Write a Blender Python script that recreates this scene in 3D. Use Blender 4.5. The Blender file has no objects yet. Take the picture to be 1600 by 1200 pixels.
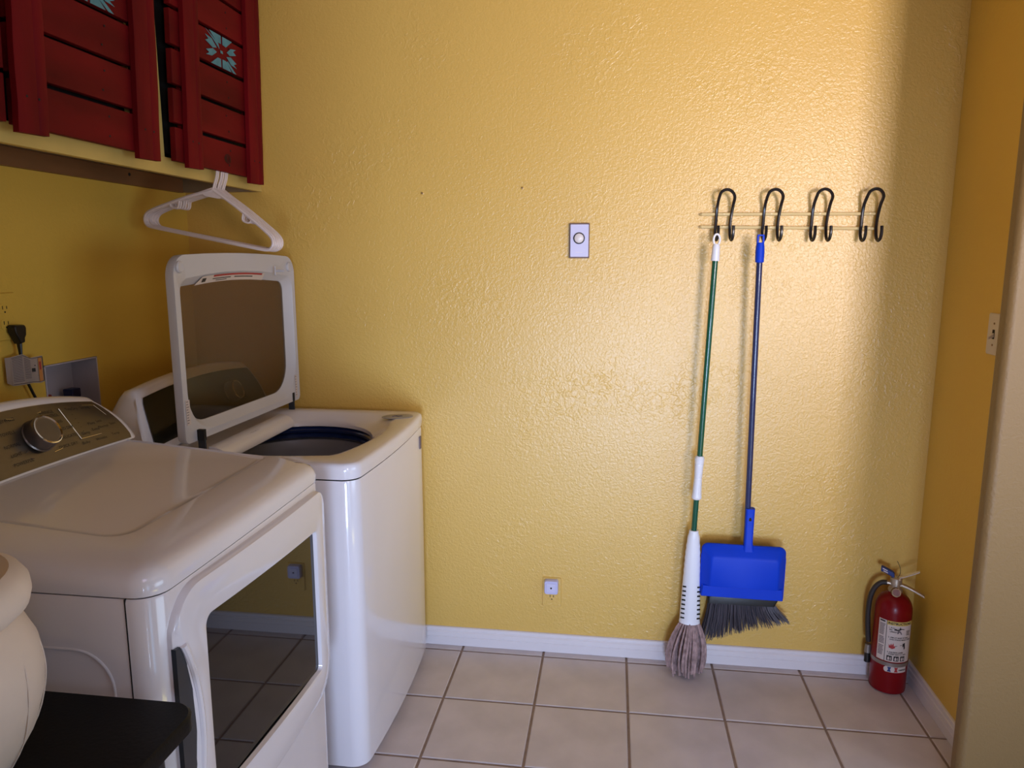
import bpy, bmesh, math, random
from mathutils import Vector, Matrix
from math import sin, cos, pi, radians as R

C = bpy.context.scene.collection
S = bpy.context.scene
rnd = random.Random(7)

# ------------------------------------------------------------------ camera
cam_d = bpy.data.cameras.new('camera')
cam = bpy.data.objects.new('camera', cam_d)
C.objects.link(cam)
S.camera = cam
yaw, pit, rol = -0.1357269, -0.1663071, 0.0008
fw = Vector((sin(yaw) * cos(pit), cos(yaw) * cos(pit), sin(pit)))
rt = Vector((cos(yaw), -sin(yaw), 0))
up = rt.cross(fw)
rt2 = rt * cos(rol) + up * sin(rol)
up2 = -rt * sin(rol) + up * cos(rol)
M = Matrix((rt2, up2, -fw)).transposed().to_4x4()
M.translation = Vector((0.53855, -2.54328, 1.45746))
cam.matrix_world = M
cam_d.sensor_width = 36.0
cam_d.lens = 1155.8 / 1600 * 36.0
cam_d.clip_start = 0.01

# ------------------------------------------------------------------ world, lights, exposure
w = bpy.data.worlds.new('world'); S.world = w; w.use_nodes = True
w.node_tree.nodes['Background'].inputs[0].default_value = (0.55, 0.72, 1.0, 1)
w.node_tree.nodes['Background'].inputs[1].default_value = 0.6

def area(name, loc, target, sx, sy, power, col, spread=180):
    d = bpy.data.lights.new(name, 'AREA')
    d.shape = 'RECTANGLE'; d.size = sx; d.size_y = sy
    d.energy = power; d.color = col; d.spread = R(spread)
    o = bpy.data.objects.new(name, d); C.objects.link(o)
    o.location = loc
    o.rotation_euler = (Vector(target) - Vector(loc)).to_track_quat('-Z', 'Y').to_euler()
    return o

# the glazed patio door in the outer wall at the right (blue sky), an upward lamp on the floor standing in for a sun patch,
# a low window in the front wall and an added fill light under the ceiling behind the camera
area('patio_door_daylight', (3.17, -2.1, 1.03), (0, -2.1, 1.03), 2.0, 1.05, 25, (0.62, 0.78, 1.0))
area('sun_patch_lamp', (2.35, -2.6, 0.012), (2.35, -2.6, 2), 0.6, 0.9, 8.5, (1.0, 0.88, 0.27))
area('low_window_daylight', (0.80, -4.22, 0.46), (0.35, 0, 0.80), 0.7, 0.76, 13.0, (0.52, 0.68, 1.0), 66)
area('front_door_upper_pane', (2.35, -4.22, 1.55), (1.22, 0.04, 2.15), 0.8, 0.92, 13.5, (1.0, 0.87, 0.86), 56)
area('front_door_lower_pane', (2.35, -4.22, 0.56), (1.20, 0.04, 0.95), 0.8, 0.92, 1.8, (0.30, 0.60, 1.0), 70)
area('ceiling_fill', (0.7, -3.2, 2.36), (0.7, -3.2, 0), 0.9, 0.9, 9, (0.80, 0.62, 0.95))

S.view_settings.view_transform = 'Standard'
S.view_settings.look = 'None'
S.view_settings.gamma = 1
S.view_settings.use_curve_mapping = False
S.view_settings.exposure = 0.0

# ------------------------------------------------------------------ materials
def lin(c):
    return tuple(((v / 255) / 12.92 if v <= 10.3 else (((v / 255) + .055) / 1.055) ** 2.4) for v in c) + (1,)

def mat(name, col, rough=.5, metal=0, coat=0, spec=.5, var=0, vscale=8, bump=0, bscale=60, stretch=None, detail=3):
    m = bpy.data.materials.new(name); m.use_nodes = True
    nt = m.node_tree; b = nt.nodes['Principled BSDF']
    b.inputs['Base Color'].default_value = col if len(col) == 4 else (*col, 1)
    b.inputs['Roughness'].default_value = rough
    b.inputs['Metallic'].default_value = metal
    b.inputs['Coat Weight'].default_value = coat
    b.inputs['Coat Roughness'].default_value = .05
    b.inputs['Specular IOR Level'].default_value = spec
    tc = nt.nodes.new('ShaderNodeTexCoord')
    src = tc.outputs['Object']
    if stretch:
        mp = nt.nodes.new('ShaderNodeMapping'); mp.inputs['Scale'].default_value = stretch
        nt.links.new(src, mp.inputs[0]); src = mp.outputs[0]
    if var:
        n = nt.nodes.new('ShaderNodeTexNoise'); n.inputs['Scale'].default_value = vscale
        n.inputs['Detail'].default_value = 5
        nt.links.new(src, n.inputs['Vector'])
        r = nt.nodes.new('ShaderNodeValToRGB')
        c = b.inputs['Base Color'].default_value
        r.color_ramp.elements[0].position = .3; r.color_ramp.elements[1].position = .7
        r.color_ramp.elements[0].color = (*[max(0, v * (1 - var)) for v in c[:3]], 1)
        r.color_ramp.elements[1].color = (*[min(1, v * (1 + var)) for v in c[:3]], 1)
        nt.links.new(n.outputs['Fac'], r.inputs[0])
        nt.links.new(r.outputs[0], b.inputs['Base Color'])
    if bump:
        n = nt.nodes.new('ShaderNodeTexNoise'); n.inputs['Scale'].default_value = bscale
        n.inputs['Detail'].default_value = detail
        nt.links.new(src, n.inputs['Vector'])
        bp = nt.nodes.new('ShaderNodeBump'); bp.inputs['Strength'].default_value = bump
        bp.inputs['Distance'].default_value = .002
        nt.links.new(n.outputs['Fac'], bp.inputs['Height'])
        nt.links.new(bp.outputs[0], b.inputs['Normal'])
    return m

def wall_paint(name, col, rough, strength, spec=.5):
    m = bpy.data.materials.new(name); m.use_nodes = True
    nt = m.node_tree; b = nt.nodes['Principled BSDF']
    b.inputs['Roughness'].default_value = rough
    b.inputs['Specular IOR Level'].default_value = spec
    tc = nt.nodes.new('ShaderNodeTexCoord')
    n0 = nt.nodes.new('ShaderNodeTexNoise'); n0.inputs['Scale'].default_value = 2.2; n0.inputs['Detail'].default_value = 4
    r0 = nt.nodes.new('ShaderNodeValToRGB')
    r0.color_ramp.elements[0].color = (col[0] * .95, col[1] * .94, col[2] * .92, 1)
    r0.color_ramp.elements[1].color = (min(1, col[0] * 1.04), col[1] * 1.05, col[2] * 1.07, 1)
    nt.links.new(tc.outputs['Object'], n0.inputs['Vector'])
    nt.links.new(n0.outputs['Fac'], r0.inputs[0]); nt.links.new(r0.outputs[0], b.inputs['Base Color'])
    # orange-peel and knock-down texture
    n1 = nt.nodes.new('ShaderNodeTexNoise'); n1.inputs['Scale'].default_value = 118; n1.inputs['Detail'].default_value = 3
    n1.inputs['Distortion'].default_value = .6
    n2 = nt.nodes.new('ShaderNodeTexNoise'); n2.inputs['Scale'].default_value = 38; n2.inputs['Detail'].default_value = 2
    n2.inputs['Distortion'].default_value = 1.1
    r2 = nt.nodes.new('ShaderNodeValToRGB'); r2.color_ramp.elements[0].position = .5; r2.color_ramp.elements[1].position = .58
    n3 = nt.nodes.new('ShaderNodeTexNoise'); n3.inputs['Scale'].default_value = 2.6; n3.inputs['Detail'].default_value = 2
    r3 = nt.nodes.new('ShaderNodeValToRGB'); r3.color_ramp.elements[0].position = .5; r3.color_ramp.elements[1].position = .68
    for n in (n1, n2, n3): nt.links.new(tc.outputs['Object'], n.inputs['Vector'])
    nt.links.new(n2.outputs['Fac'], r2.inputs[0]); nt.links.new(n3.outputs['Fac'], r3.inputs[0])
    mu = nt.nodes.new('ShaderNodeMath'); mu.operation = 'MULTIPLY'
    nt.links.new(r2.outputs[0], mu.inputs[0]); nt.links.new(r3.outputs[0], mu.inputs[1])
    ad = nt.nodes.new('ShaderNodeMath'); ad.operation = 'ADD'
    mm = nt.nodes.new('ShaderNodeMath'); mm.operation = 'MULTIPLY'; mm.inputs[1].default_value = .55
    nt.links.new(mu.outputs[0], mm.inputs[0])
    nt.links.new(n1.outputs['Fac'], ad.inputs[0]); nt.links.new(mm.outputs[0], ad.inputs[1])
    bp = nt.nodes.new('ShaderNodeBump'); bp.inputs['Strength'].default_value = strength; bp.inputs['Distance'].default_value = .0035
    nt.links.new(ad.outputs[0], bp.inputs['Height']); nt.links.new(bp.outputs[0], b.inputs['Normal'])
    return m

def tinted(name, tint, rough=.03):
    m = bpy.data.materials.new(name); m.use_nodes = True
    nt = m.node_tree; nt.nodes.clear()
    o = nt.nodes.new('ShaderNodeOutputMaterial'); mx = nt.nodes.new('ShaderNodeMixShader')
    t = nt.nodes.new('ShaderNodeBsdfTransparent'); g = nt.nodes.new('ShaderNodeBsdfGlossy')
    lw = nt.nodes.new('ShaderNodeLayerWeight'); p4 = nt.nodes.new('ShaderNodeMath'); p4.operation = 'POWER'; p4.inputs[1].default_value = 4
    f = nt.nodes.new('ShaderNodeMath'); f.operation = 'MULTIPLY_ADD'; f.inputs[1].default_value = .5; f.inputs[2].default_value = .035
    nt.links.new(lw.outputs['Facing'], p4.inputs[0]); nt.links.new(p4.outputs[0], f.inputs[0])
    t.inputs[0].default_value = (*tint, 1); g.inputs['Roughness'].default_value = rough
    nt.links.new(f.outputs[0], mx.inputs[0]); nt.links.new(t.outputs[0], mx.inputs[1])
    nt.links.new(g.outputs[0], mx.inputs[2]); nt.links.new(mx.outputs[0], o.inputs[0])
    return m

YEL = (0.73, 0.46, 0.105)
M_wall = wall_paint('yellow_wall_paint', YEL, .335, .44, .72)
M_wall_l = wall_paint('yellow_wall_paint_smooth', (.77, .485, .072), .45, .18)
M_stub = wall_paint('shade_darkened_tan_paint', (0.235, 0.140, 0.048), .5, .35)  # tan, darkened further to imitate shade on the wall return
M_yel = mat('yellow_trim_paint', (.66, .47, .14), .45, var=.06, bump=.1)
M_white = mat('off_white_wall_paint', (.42, .39, .36), .7, bump=.3)
M_ceil = mat('ceiling_paint', (.60, .57, .52), .8, bump=.3)
M_tile = mat('floor_tile', (.63, .56, .57), .33, var=.10, vscale=7, bump=.06, bscale=14)
M_grout = mat('grout', (.30, .22, .18), .9, var=.15, vscale=30, bump=.4, bscale=200)
M_base = mat('baseboard_paint', (.78, .72, .74), .3, bump=.12, bscale=30, stretch=(1, 1, 6))
M_enam = mat('white_enamel', (.80, .75, .78), .13, coat=.4, var=.015, vscale=3)
M_plast = mat('white_plastic', (.78, .71, .69), .3, var=.02)
M_plast2 = mat('cream_plastic', (.72, .62, .5), .35, var=.03)
M_lidp = mat('lid_grey_plastic', (.56, .53, .55), .32, var=.02)
M_metal = mat('brushed_console_metal', (.26, .22, .18), .33, .85, bump=.12, bscale=90, stretch=(1, .05, 1))
M_chrome = mat('polished_chrome', (.8, .76, .7), .12, 1, var=.02)
M_knob = mat('knob_face_metal', (.13, .115, .115), .42, .8, bump=.05, bscale=60)
M_knobside = mat('knob_side_metal', (.17, .14, .13), .28, .7, var=.05)
M_black = mat('black_plastic', (.010, .009, .009), .4, bump=.1, bscale=80)
M_table = mat('black_table_laminate', (.0035, .003, .0035), .5, spec=.2, bump=.15, bscale=160)
M_slate = mat('dark_slate_plastic', (.035, .038, .045), .25, var=.05)
M_glassdark = mat('black_door_glass', (.006, .005, .006), .025, spec=.42, var=.05)
M_lidglass = tinted('smoked_lid_glass', (.66, .58, .46))
M_badge = mat('satin_grey_badge', (.36, .34, .35), .4, var=.05)
M_navy = mat('navy_ring', (.012, .025, .10), .15, coat=.5, var=.05)
M_drum = mat('grey_tub', (.38, .37, .40), .35, .3, var=.03)
M_dark = mat('dark_void', (.006, .005, .005), .8, var=.1)
M_red = mat('red_stained_wood', (.140, .004, .006), .6, spec=.12, var=.35, vscale=9, bump=.5, bscale=35, stretch=(1, .25, 1))
M_redv = mat('red_stained_batten', (.155, .004, .007), .6, spec=.12, var=.35, vscale=9, bump=.5, bscale=35, stretch=(1, 1, .2))
M_turq = mat('turquoise_paint', (.09, .27, .34), .6, var=.15, vscale=40)
M_cleat = mat('brown_cleat_wood', (.22, .095, .035), .5, var=.3, vscale=10, stretch=(1, .15, 1), bump=.2)
M_under = mat('cabinet_underside_board', (.30, .20, .11), .6, var=.1)
M_hang = mat('white_hanger_plastic', (.80, .68, .66), .3, var=.02)
M_rail = mat('cream_rail_paint', (.75, .58, .28), .35, var=.05)
M_iron = mat('black_hook_enamel', (.012, .010, .012), .28, var=.2, vscale=60)
M_green = mat('green_handle_enamel', (.004, .085, .045), .22, coat=.3, var=.05)
M_navyh = mat('navy_handle_enamel', (.022, .03, .10), .22, coat=.3, var=.05)
M_wplast = mat('white_mop_plastic', (.80, .80, .86), .35, var=.02)
M_blue = mat('blue_plastic', (.002, .045, .58), .5, var=.04, spec=.22)
M_brist = mat('grey_bristles', (.075, .065, .080), .6, var=.4, vscale=30, stretch=(6, 6, .3))
M_strand = mat('cotton_mop_strands', (.36, .24, .23), .9, var=.45, vscale=45, bump=1, bscale=300)
M_extr = mat('extinguisher_red', (.20, .002, .005), .32, spec=.25, coat=.05, var=.05)
M_rubber = mat('black_rubber_hose', (.03, .022, .02), .5, bump=.2, bscale=200)
M_alu = mat('brushed_aluminium', (.55, .46, .36), .38, .8, var=.08)
M_strap = mat('grey_strap_metal', (.30, .25, .22), .4, .6, var=.08)
M_lab = mat('label_paper', (.66, .55, .49), .5, var=.04)
M_laby = mat('label_yellow_header', (.70, .50, .12), .5, var=.04)
M_ink = mat('black_print', (.02, .016, .016), .6, var=.1)
M_greyink = mat('grey_print', (.16, .12, .13), .6, var=.2, vscale=300)
M_redink = mat('red_print', (.42, .03, .03), .6, var=.1)
M_blueink = mat('blue_print', (.012, .03, .16), .5, var=.1)
M_orange = mat('orange_print', (.60, .23, .05), .6, var=.1)
M_brass = mat('dull_brass', (.30, .18, .08), .45, .7, var=.2, vscale=80)
M_dial = mat('dial_plate_plastic', (.62, .60, .80), .35, var=.02)
M_dialf = mat('dial_edge_shade', (.16, .10, .09), .6, var=.1)
M_gauge = mat('copper_gauge_face', (.20, .065, .04), .35, .2, var=.2, vscale=90)
M_urn = mat('chalky_white_ceramic', (.72, .60, .52), .6, var=.09, vscale=6, bump=.25, bscale=25)
M_boxw = mat('outlet_box_plastic', (.52, .46, .50), .5, var=.03)
M_valve = mat('navy_valve_handle', (.01, .012, .06), .4, var=.05)
M_valver = mat('red_valve_handle', (.20, .02, .02), .4, var=.05)
M_night = mat('night_light_plastic', (.58, .56, .80), .25, var=.02)

# ------------------------------------------------------------------ mesh helpers
def new(): return bmesh.new()

def fin(name, bm, m, parent=None, smooth=False, bevel=0, seg=2, kind=None, autos=True):
    me = bpy.data.meshes.new(name)
    bmesh.ops.recalc_face_normals(bm, faces=bm.faces)
    bm.to_mesh(me); bm.free()
    ms = m if isinstance(m, (list, tuple)) else [m]
    for x in ms: me.materials.append(x)
    o = bpy.data.objects.new(name, me); C.objects.link(o)
    if parent: o.parent = parent
    if smooth:
        for p in me.polygons: p.use_smooth = True
        if autos: me.set_sharp_from_angle(angle=R(40))
    if bevel:
        b = o.modifiers.new('bevel', 'BEVEL'); b.width = bevel; b.segments = seg; b.limit_method = 'ANGLE'
        b.angle_limit = R(35)
        for p in me.polygons: p.use_smooth = True
        b.harden_normals = True
    if kind: o['kind'] = kind
    return o

def box(bm, x0, x1, y0, y1, z0, z1, mi=0):
    v = [bm.verts.new(p) for p in ((x0, y0, z0), (x1, y0, z0), (x1, y1, z0), (x0, y1, z0),
                                   (x0, y0, z1), (x1, y0, z1), (x1, y1, z1), (x0, y1, z1))]
    for f in ((3, 2, 1, 0), (4, 5, 6, 7), (0, 1, 5, 4), (1, 2, 6, 5), (2, 3, 7, 6), (3, 0, 4, 7)):
        bm.faces.new([v[i] for i in f]).material_index = mi
    return v

def loft(bm, rings, cap0=True, cap1=True, closed=False, mi=0, wrap=True):
    vr = [[bm.verts.new(p) for p in r] for r in rings]
    n = len(vr[0])
    pairs = list(zip(vr[:-1], vr[1:]))
    if closed: pairs.append((vr[-1], vr[0]))
    for a, b in pairs:
        for i in range(n if wrap else n - 1):
            j = (i + 1) % n
            bm.faces.new((a[i], a[j], b[j], b[i])).material_index = mi
    if cap0 and not closed: bm.faces.new(vr[0][::-1]).material_index = mi
    if cap1 and not closed: bm.faces.new(vr[-1]).material_index = mi
    return vr

def lathe(bm, prof, cx=0, cy=0, n=32, axis='z', cap0=True, cap1=True, mi=0, o=(0, 0, 0)):
    rings = []
    for r, h in prof:
        ring = []
        for i in range(n):
            a = 2 * pi * i / n
            if axis == 'z': ring.append((cx + r * cos(a), cy + r * sin(a), h))
            elif axis == 'y': ring.append((cx + r * cos(a), h, cy + r * sin(a)))
            else: ring.append((h, cx + r * cos(a), cy + r * sin(a)))
        rings.append(ring)
    return loft(bm, rings, cap0, cap1, mi=mi)

def tube(bm, pts, rad, n=8, cap=True, mi=0, sx=1, sy=1, ref=None):
    pts = [Vector(p) for p in pts]
    rads = rad if isinstance(rad, (list, tuple)) else [rad] * len(pts)
    t0 = (pts[1] - pts[0]).normalized()
    u = Vector(ref) if ref else (Vector((0, 0, 1)) if abs(t0.z) < .9 else Vector((1, 0, 0)))
    u = (u - t0 * u.dot(t0)).normalized()
    rings = []
    for i, p in enumerate(pts):
        if i == 0: t = t0
        elif i == len(pts) - 1: t = (pts[i] - pts[i - 1]).normalized()
        else: t = (pts[i + 1] - pts[i - 1]).normalized()
        u = (u - t * u.dot(t)).normalized(); v = t.cross(u)
        rings.append([tuple(p + (u * cos(2 * pi * k / n) * sx + v * sin(2 * pi * k / n) * sy) * rads[i]) for k in range(n)])
    loft(bm, rings, cap, cap, mi=mi)

def smoothpath(pts, k=6):
    pts = [Vector(p) for p in pts]; out = []
    P = [pts[0] * 2 - pts[1]] + pts + [pts[-1] * 2 - pts[-2]]
    for i in range(1, len(P) - 2):
        a, b, c, d = P[i - 1], P[i], P[i + 1], P[i + 2]
        for j in range(k):
            t = j / k
            out.append(.5 * ((2 * b) + (c - a) * t + (2 * a - 5 * b + 4 * c - d) * t * t + (3 * b - a - 3 * c + d) * t ** 3))
    out.append(pts[-1]); return out

def rr2(u0, u1, v0, v1, rs, n=6, side=0):
    """rounded rectangle outline; rs = radii at (u1,v0),(u1,v1),(u0,v1),(u0,v0); side = extra points on u1 side"""
    if not isinstance(rs, (list, tuple)): rs = [rs] * 4
    cs = [(u1 - rs[0], v0 + rs[0], -90), (u1 - rs[1], v1 - rs[1], 0), (u0 + rs[2], v1 - rs[2], 90), (u0 + rs[3], v0 + rs[3], 180)]
    out = []
    for k, (cu, cv, a0) in enumerate(cs):
        for i in range(n + 1):
            a = R(a0 + 90 * i / n)
            out.append((cu + rs[k] * cos(a), cv + rs[k] * sin(a)))
        if side:
            nx = cs[(k + 1) % 4]; r2 = rs[(k + 1) % 4]; a = R(nx[2])
            p1 = (nx[0] + r2 * cos(a), nx[1] + r2 * sin(a)); p0 = out[-1]
            for j in range(1, side):
                t = j / side; out.append((p0[0] + (p1[0] - p0[0]) * t, p0[1] + (p1[1] - p0[1]) * t))
    return out

def poly_prism(bm, pts, fn, d0, d1, mi=0):
    """pts 2-D polygon, fn(u,v,d)->3-D"""
    loft(bm, [[fn(u, v, d0) for u, v in pts], [fn(u, v, d1) for u, v in pts]], mi=mi)

def empty(name, loc, label=None, cat=None, group=None, rz=0):
    o = bpy.data.objects.new(name, None); C.objects.link(o)
    o.empty_display_size = .05
    o.location = loc; o.rotation_euler = (0, 0, rz)
    tag(o, label, cat, group); return o

def tag(o, label=None, cat=None, group=None, kind=None):
    if label: o['label'] = label
    if cat: o['category'] = cat
    if group: o['group'] = group
    if kind: o['kind'] = kind
    return o

def adopt(parent, *obs):
    """children were modelled in world coordinates: keep them in place"""
    bpy.context.view_layer.update()
    for o in obs:
        o.parent = parent
        o.matrix_parent_inverse = parent.matrix_world.inverted()

def root(name, loc, label, cat, group=None):
    e = empty(name, loc, label, cat, group)
    bpy.context.view_layer.update()
    return e

def part(name, bm, m, par, **k):
    o = fin(name, bm, m, **k)
    o.parent = par
    o.matrix_parent_inverse = par.matrix_world.inverted() if par.type == 'EMPTY' else par.matrix_parent_inverse.copy()
    if par.type != 'EMPTY': o.matrix_parent_inverse = Matrix.Identity(4) if par.parent else par.matrix_world.inverted()
    return o

def text_mesh(s, size, fn, bm=None, mi=0, bold=0, align='CENTER'):
    cu = bpy.data.curves.new('t', 'FONT'); cu.body = s; cu.size = size; cu.align_x = align; cu.align_y = 'CENTER'
    cu.resolution_u = 2; cu.offset = bold
    o = bpy.data.objects.new('t', cu); C.objects.link(o)
    dg = bpy.context.evaluated_depsgraph_get()
    me = bpy.data.meshes.new_from_object(o.evaluated_get(dg))
    bm = bm or new()
    vs = [bm.verts.new(fn(v.co.x, v.co.y)) for v in me.vertices]
    for p in me.polygons:
        try: bm.faces.new([vs[i] for i in p.vertices]).material_index = mi
        except ValueError: pass
    C.objects.unlink(o); bpy.data.objects.remove(o); bpy.data.curves.remove(cu); bpy.data.meshes.remove(me)
    return bm

# ------------------------------------------------------------------ the room
YB, XL, XR, ZC = .045, -1.017, 1.60, 2.44
SX, SY = 1.50, -.52            # outside corner of the wall return at the right
XO, YO = 3.20, -4.25           # the far sides of the room behind the camera
T = .308

bm = new(); box(bm, -1.2, 3.4, -4.8, .3, -.12, -.0035)
floor = tag(fin('floor', bm, M_grout), kind='structure')
g = .0042; tile_mesh = None; tk = 0
def tile(x0, x1, y0, y1):
    global tile_mesh, tk
    full = abs(x1 - x0 - T) < 1e-6 and abs(y1 - y0 - T) < 1e-6
    if full and tile_mesh:
        o = bpy.data.objects.new('tile', tile_mesh); C.objects.link(o); o.location = ((x0 + x1) / 2, (y0 + y1) / 2, 0)
    else:
        bm = new(); a, b = (x1 - x0) / 2 - g, (y1 - y0) / 2 - g; e = .0025
        loft(bm, [[(-a, -b, -.006), (a, -b, -.006), (a, b, -.006), (-a, b, -.006)],
                  [(-a, -b, -.0022), (a, -b, -.0022), (a, b, -.0022), (-a, b, -.0022)],
                  [(-a + e, -b + e, 0), (a - e, -b + e, 0), (a - e, b - e, 0), (-a + e, b - e, 0)]])
        o = fin('tile', bm, M_tile); o.location = ((x0 + x1) / 2, (y0 + y1) / 2, 0)
        if full: tile_mesh = o.data
    o.parent = floor
for i in range(-4, 11):
    for j in range(0, 14):
        x0 = i * T; x1 = x0 + T
        if x1 > XR and j <= 1:
            x1 = XR
        x0c = max(x0, XL)
        tile(x0c, x1, -(j + 1) * T, -j * T)
for i in range(-4, 6):
    tile(max(i * T, XL), min((i + 1) * T, XR), 0, YB)

# walls
def wall(name, x0, x1, y0, y1, z0=0, z1=ZC, m=M_wall):
    bm = new(); box(bm, x0, x1, y0, y1, z0, z1)
    return tag(fin(name, bm, m), kind='structure')
wall('wall_back', XL - .12, XR + .12, YB, YB + .12)
wall('wall_right', XR, XR + .12, SY - .02, YB - .0005, m=M_wall_l)
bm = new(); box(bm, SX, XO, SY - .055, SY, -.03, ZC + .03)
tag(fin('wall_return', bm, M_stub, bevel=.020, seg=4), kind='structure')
# left wall with the recess for the washer outlet box
by0, by1, bz0, bz1 = -.715, -.500, .955, 1.168
bm = new()
box(bm, XL - .12, XL, YO, by0, 0, ZC); box(bm, XL - .12, XL, by1, YB, 0, ZC)
box(bm, XL - .12, XL, by0, by1, 0, bz0); box(bm, XL - .12, XL, by0, by1, bz1, ZC)
box(bm, XL - .13, XL - .10, by0 - .02, by1 + .02, bz0 - .02, bz1 + .02)
tag(fin('wall_left', bm, M_wall_l), kind='structure')
bm = new()
for a in ((YO, -2.64, 0, ZC), (-1.56, SY, 0, ZC), (-2.64, -1.56, 2.06, ZC)): box(bm, XO, XO + .12, a[0], a[1], a[2], a[3])
tag(fin('wall_outer', bm, M_white), kind='structure')
bm = new()      # front wall with the glazed door and a low window
for a in ((XL - .12, .40, 0, ZC), (1.20, 1.90, 0, ZC), (2.80, XO + .12, 0, ZC), (.40, 1.20, 0, .05), (.40, 1.20, .88, ZC), (1.90, 2.80, 2.06, ZC)):
    box(bm, a[0], a[1], YO - .12, YO, a[2], a[3])
tag(fin('wall_front', bm, M_white), kind='structure')
wall('wall_front_left', XL, .104, -2.26, -2.13, m=M_wall_l)
wall('ceiling', XL - .12, XO + .12, YO - .12, YB + .12, ZC, ZC + .1, M_ceil)

def baseboard(name, fn, length):
    # profile (depth from wall, height)
    pr = [(0, 0), (.012, 0), (.0125, .033), (.0105, .0345), (.0105, .036), (.0125, .0375), (.0118, .052), (.0085, .056),
          (.0085, .058), (.0095, .060), (.0085, .068), (.005, .071), (0, .0715)]
    bm = new(); loft(bm, [[fn(d, h, 0) for d, h in pr], [fn(d, h, length) for d, h in pr]])
    return tag(fin(name, bm, M_base), kind='structure')
baseboard('baseboard_back', lambda d, h, t: (XL + t, YB - d, h + .0005), XR - XL)
baseboard('baseboard_right', lambda d, h, t: (XR - d, YB - .0126 - t, h + .0005), YB - .013 - SY)

# ------------------------------------------------------------------ washer
WX0, WX1, WY0, WY1 = -.85, -.130, -.722, -.008
def bowed(x0, x1, y0, y1, r, bow, z, n=6, side=8, inset=0):
    pts = rr2(x0 + inset, x1 - inset, y0 + inset, y1 - inset, max(.004, r - inset), n, side)
    yc, hy = (y0 + y1) / 2, (y1 - y0) / 2
    out = []
    for x, y in pts:
        k = max(0, (x - (x0 + .5 * (x1 - x0))) / (.5 * (x1 - x0)))
        out.append((x + bow * k * (1 - ((y - yc) / hy) ** 2), y, z))
    return out
washer = root('washing_machine', (-.49, -.365, 0), 'white top-loading washing machine with its smoked-glass lid standing open, in the far corner', 'washing machine')
bm = new()
wr = lambda z, i=0, bow=.016: bowed(WX0, WX1, WY0, WY1, .042, bow, z, inset=i)
loft(bm, [wr(.022, .012), wr(.030), wr(.10, bow=.018), wr(.5, bow=.018), wr(.868, .0015), wr(.874, .003)], cap1=False)
part('cabinet', bm, M_enam, washer, smooth=True)
for x in (WX0 + .06, WX1 - .06):
    for y in (WY0 + .06, WY1 - .06):
        bm = new(); lathe(bm, [(.018, 0), (.02, .004), (.012, .01), (.012, .03)], x, y, 12)
        part('levelling_foot', bm, M_black, washer, smooth=True)
# deck with the round opening
hc = (-.462, -.355); hr = .244; dz = .922
outer = wr(dz)
def hole(i, r, z):
    x, y, _ = outer[i]; v = Vector((x - hc[0], y - hc[1])); v.normalize()
    return (max(hc[0] + v.x * r, -.592), hc[1] + v.y * r * 1.05, z)
N = len(outer)
rings = [wr(.8775, .003), wr(.8785, .0), wr(.900, -.002), wr(.914, -.001), wr(.9195, .003), wr(dz, .010)]
base = wr(dz, .010)
for t, z in ((.18, dz + .0005), (.42, dz + .0005), (.55, dz - .004), (.72, dz - .016), (.9, dz - .026), (1.0, dz - .034)):
    rings.append([tuple(Vector(base[i]).lerp(Vector(hole(i, hr, 0)), t)[:2]) + (z,) for i in range(N)])
rings.append([hole(i, hr - .002, dz - .045) for i in range(N)])
bm = new(); loft(bm, rings, cap0=False, cap1=False)
deck = part('top_deck', bm, M_enam, washer, smooth=True)
# bleach dispenser cover across the back of the opening
bm = new()
pr = [(-.614, dz + .0012), (-.596, dz + .0008), (-.572, dz - .008), (-.562, dz - .020), (-.560, dz - .040), (-.60, dz - .042), (-.614, dz - .01)]
loft(bm, [[(x, y, z) for x, z in pr] for y in (-.600, -.596, -.139, -.135)])
part('bleach_drawer', bm, M_enam, washer, bevel=.002)
bm = text_mesh('Bleach', .020, lambda u, v: (-.584 - v, -.38 + u, dz - .0035 - v * .33 + .0012))
tag(part('bleach_lettering', bm, M_greyink, washer, kind='stuff'), label='small grey lettering on the bleach drawer')
# tub
bm = new()
def dring(r, z, n=64): return [(max(hc[0] + r * cos(2 * pi * i / n), -9), hc[1] + r * 1.05 * sin(2 * pi * i / n), z) for i in range(n)]
loft(bm, [dring(.272, .873), dring(.272, .835), dring(.247, .832), dring(.240, .838), dring(.241, .846), dring(.250, .850),
          dring(.243, .855), dring(.241, .864), dring(.250, .873)], closed=True)
part('balance_ring', bm, M_navy, washer, smooth=True)
bm = new()
loft(bm, [dring(.258, .830), dring(.250, .826), dring(.246, .80), dring(.246, .795), dring(.247, .55), dring(.22, .50), dring(.05, .48), dring(.045, .56), dring(.02, .58)], cap0=False)
part('drum', bm, M_drum, washer, smooth=True)
# badge and small rating sticker
bm = new()
loft(bm, [[(-.192 + r * .052 * cos(a), -.118 + r * .036 * sin(a) + .01 * cos(a), z) for a in [2 * pi * i / 24 for i in range(24)]]
          for r, z in ((1, dz + .0002), (1, dz + .0018), (.93, dz + .0028))])
badge = part('badge', bm, M_badge, washer, smooth=True)
bm = new()
pts = [(-.020, -.004), (-.006, .006), (.002, .002), (.014, .007), (.020, .001), (.004, -.007), (-.006, -.002), (-.016, -.009)]
poly_prism(bm, pts, lambda u, v, d: (-.192 + u * .9, -.118 + v * 1.1, d), dz + .0028, dz + .0036)
part('badge_emblem', bm, M_blueink, washer)
bm = new(); box(bm, WX1 - .004, WX1 + .0085, -.088, -.072, .802, .846)
tag(part('rating_sticker', bm, M_greyink, washer), label='small grey printed sticker')

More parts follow.
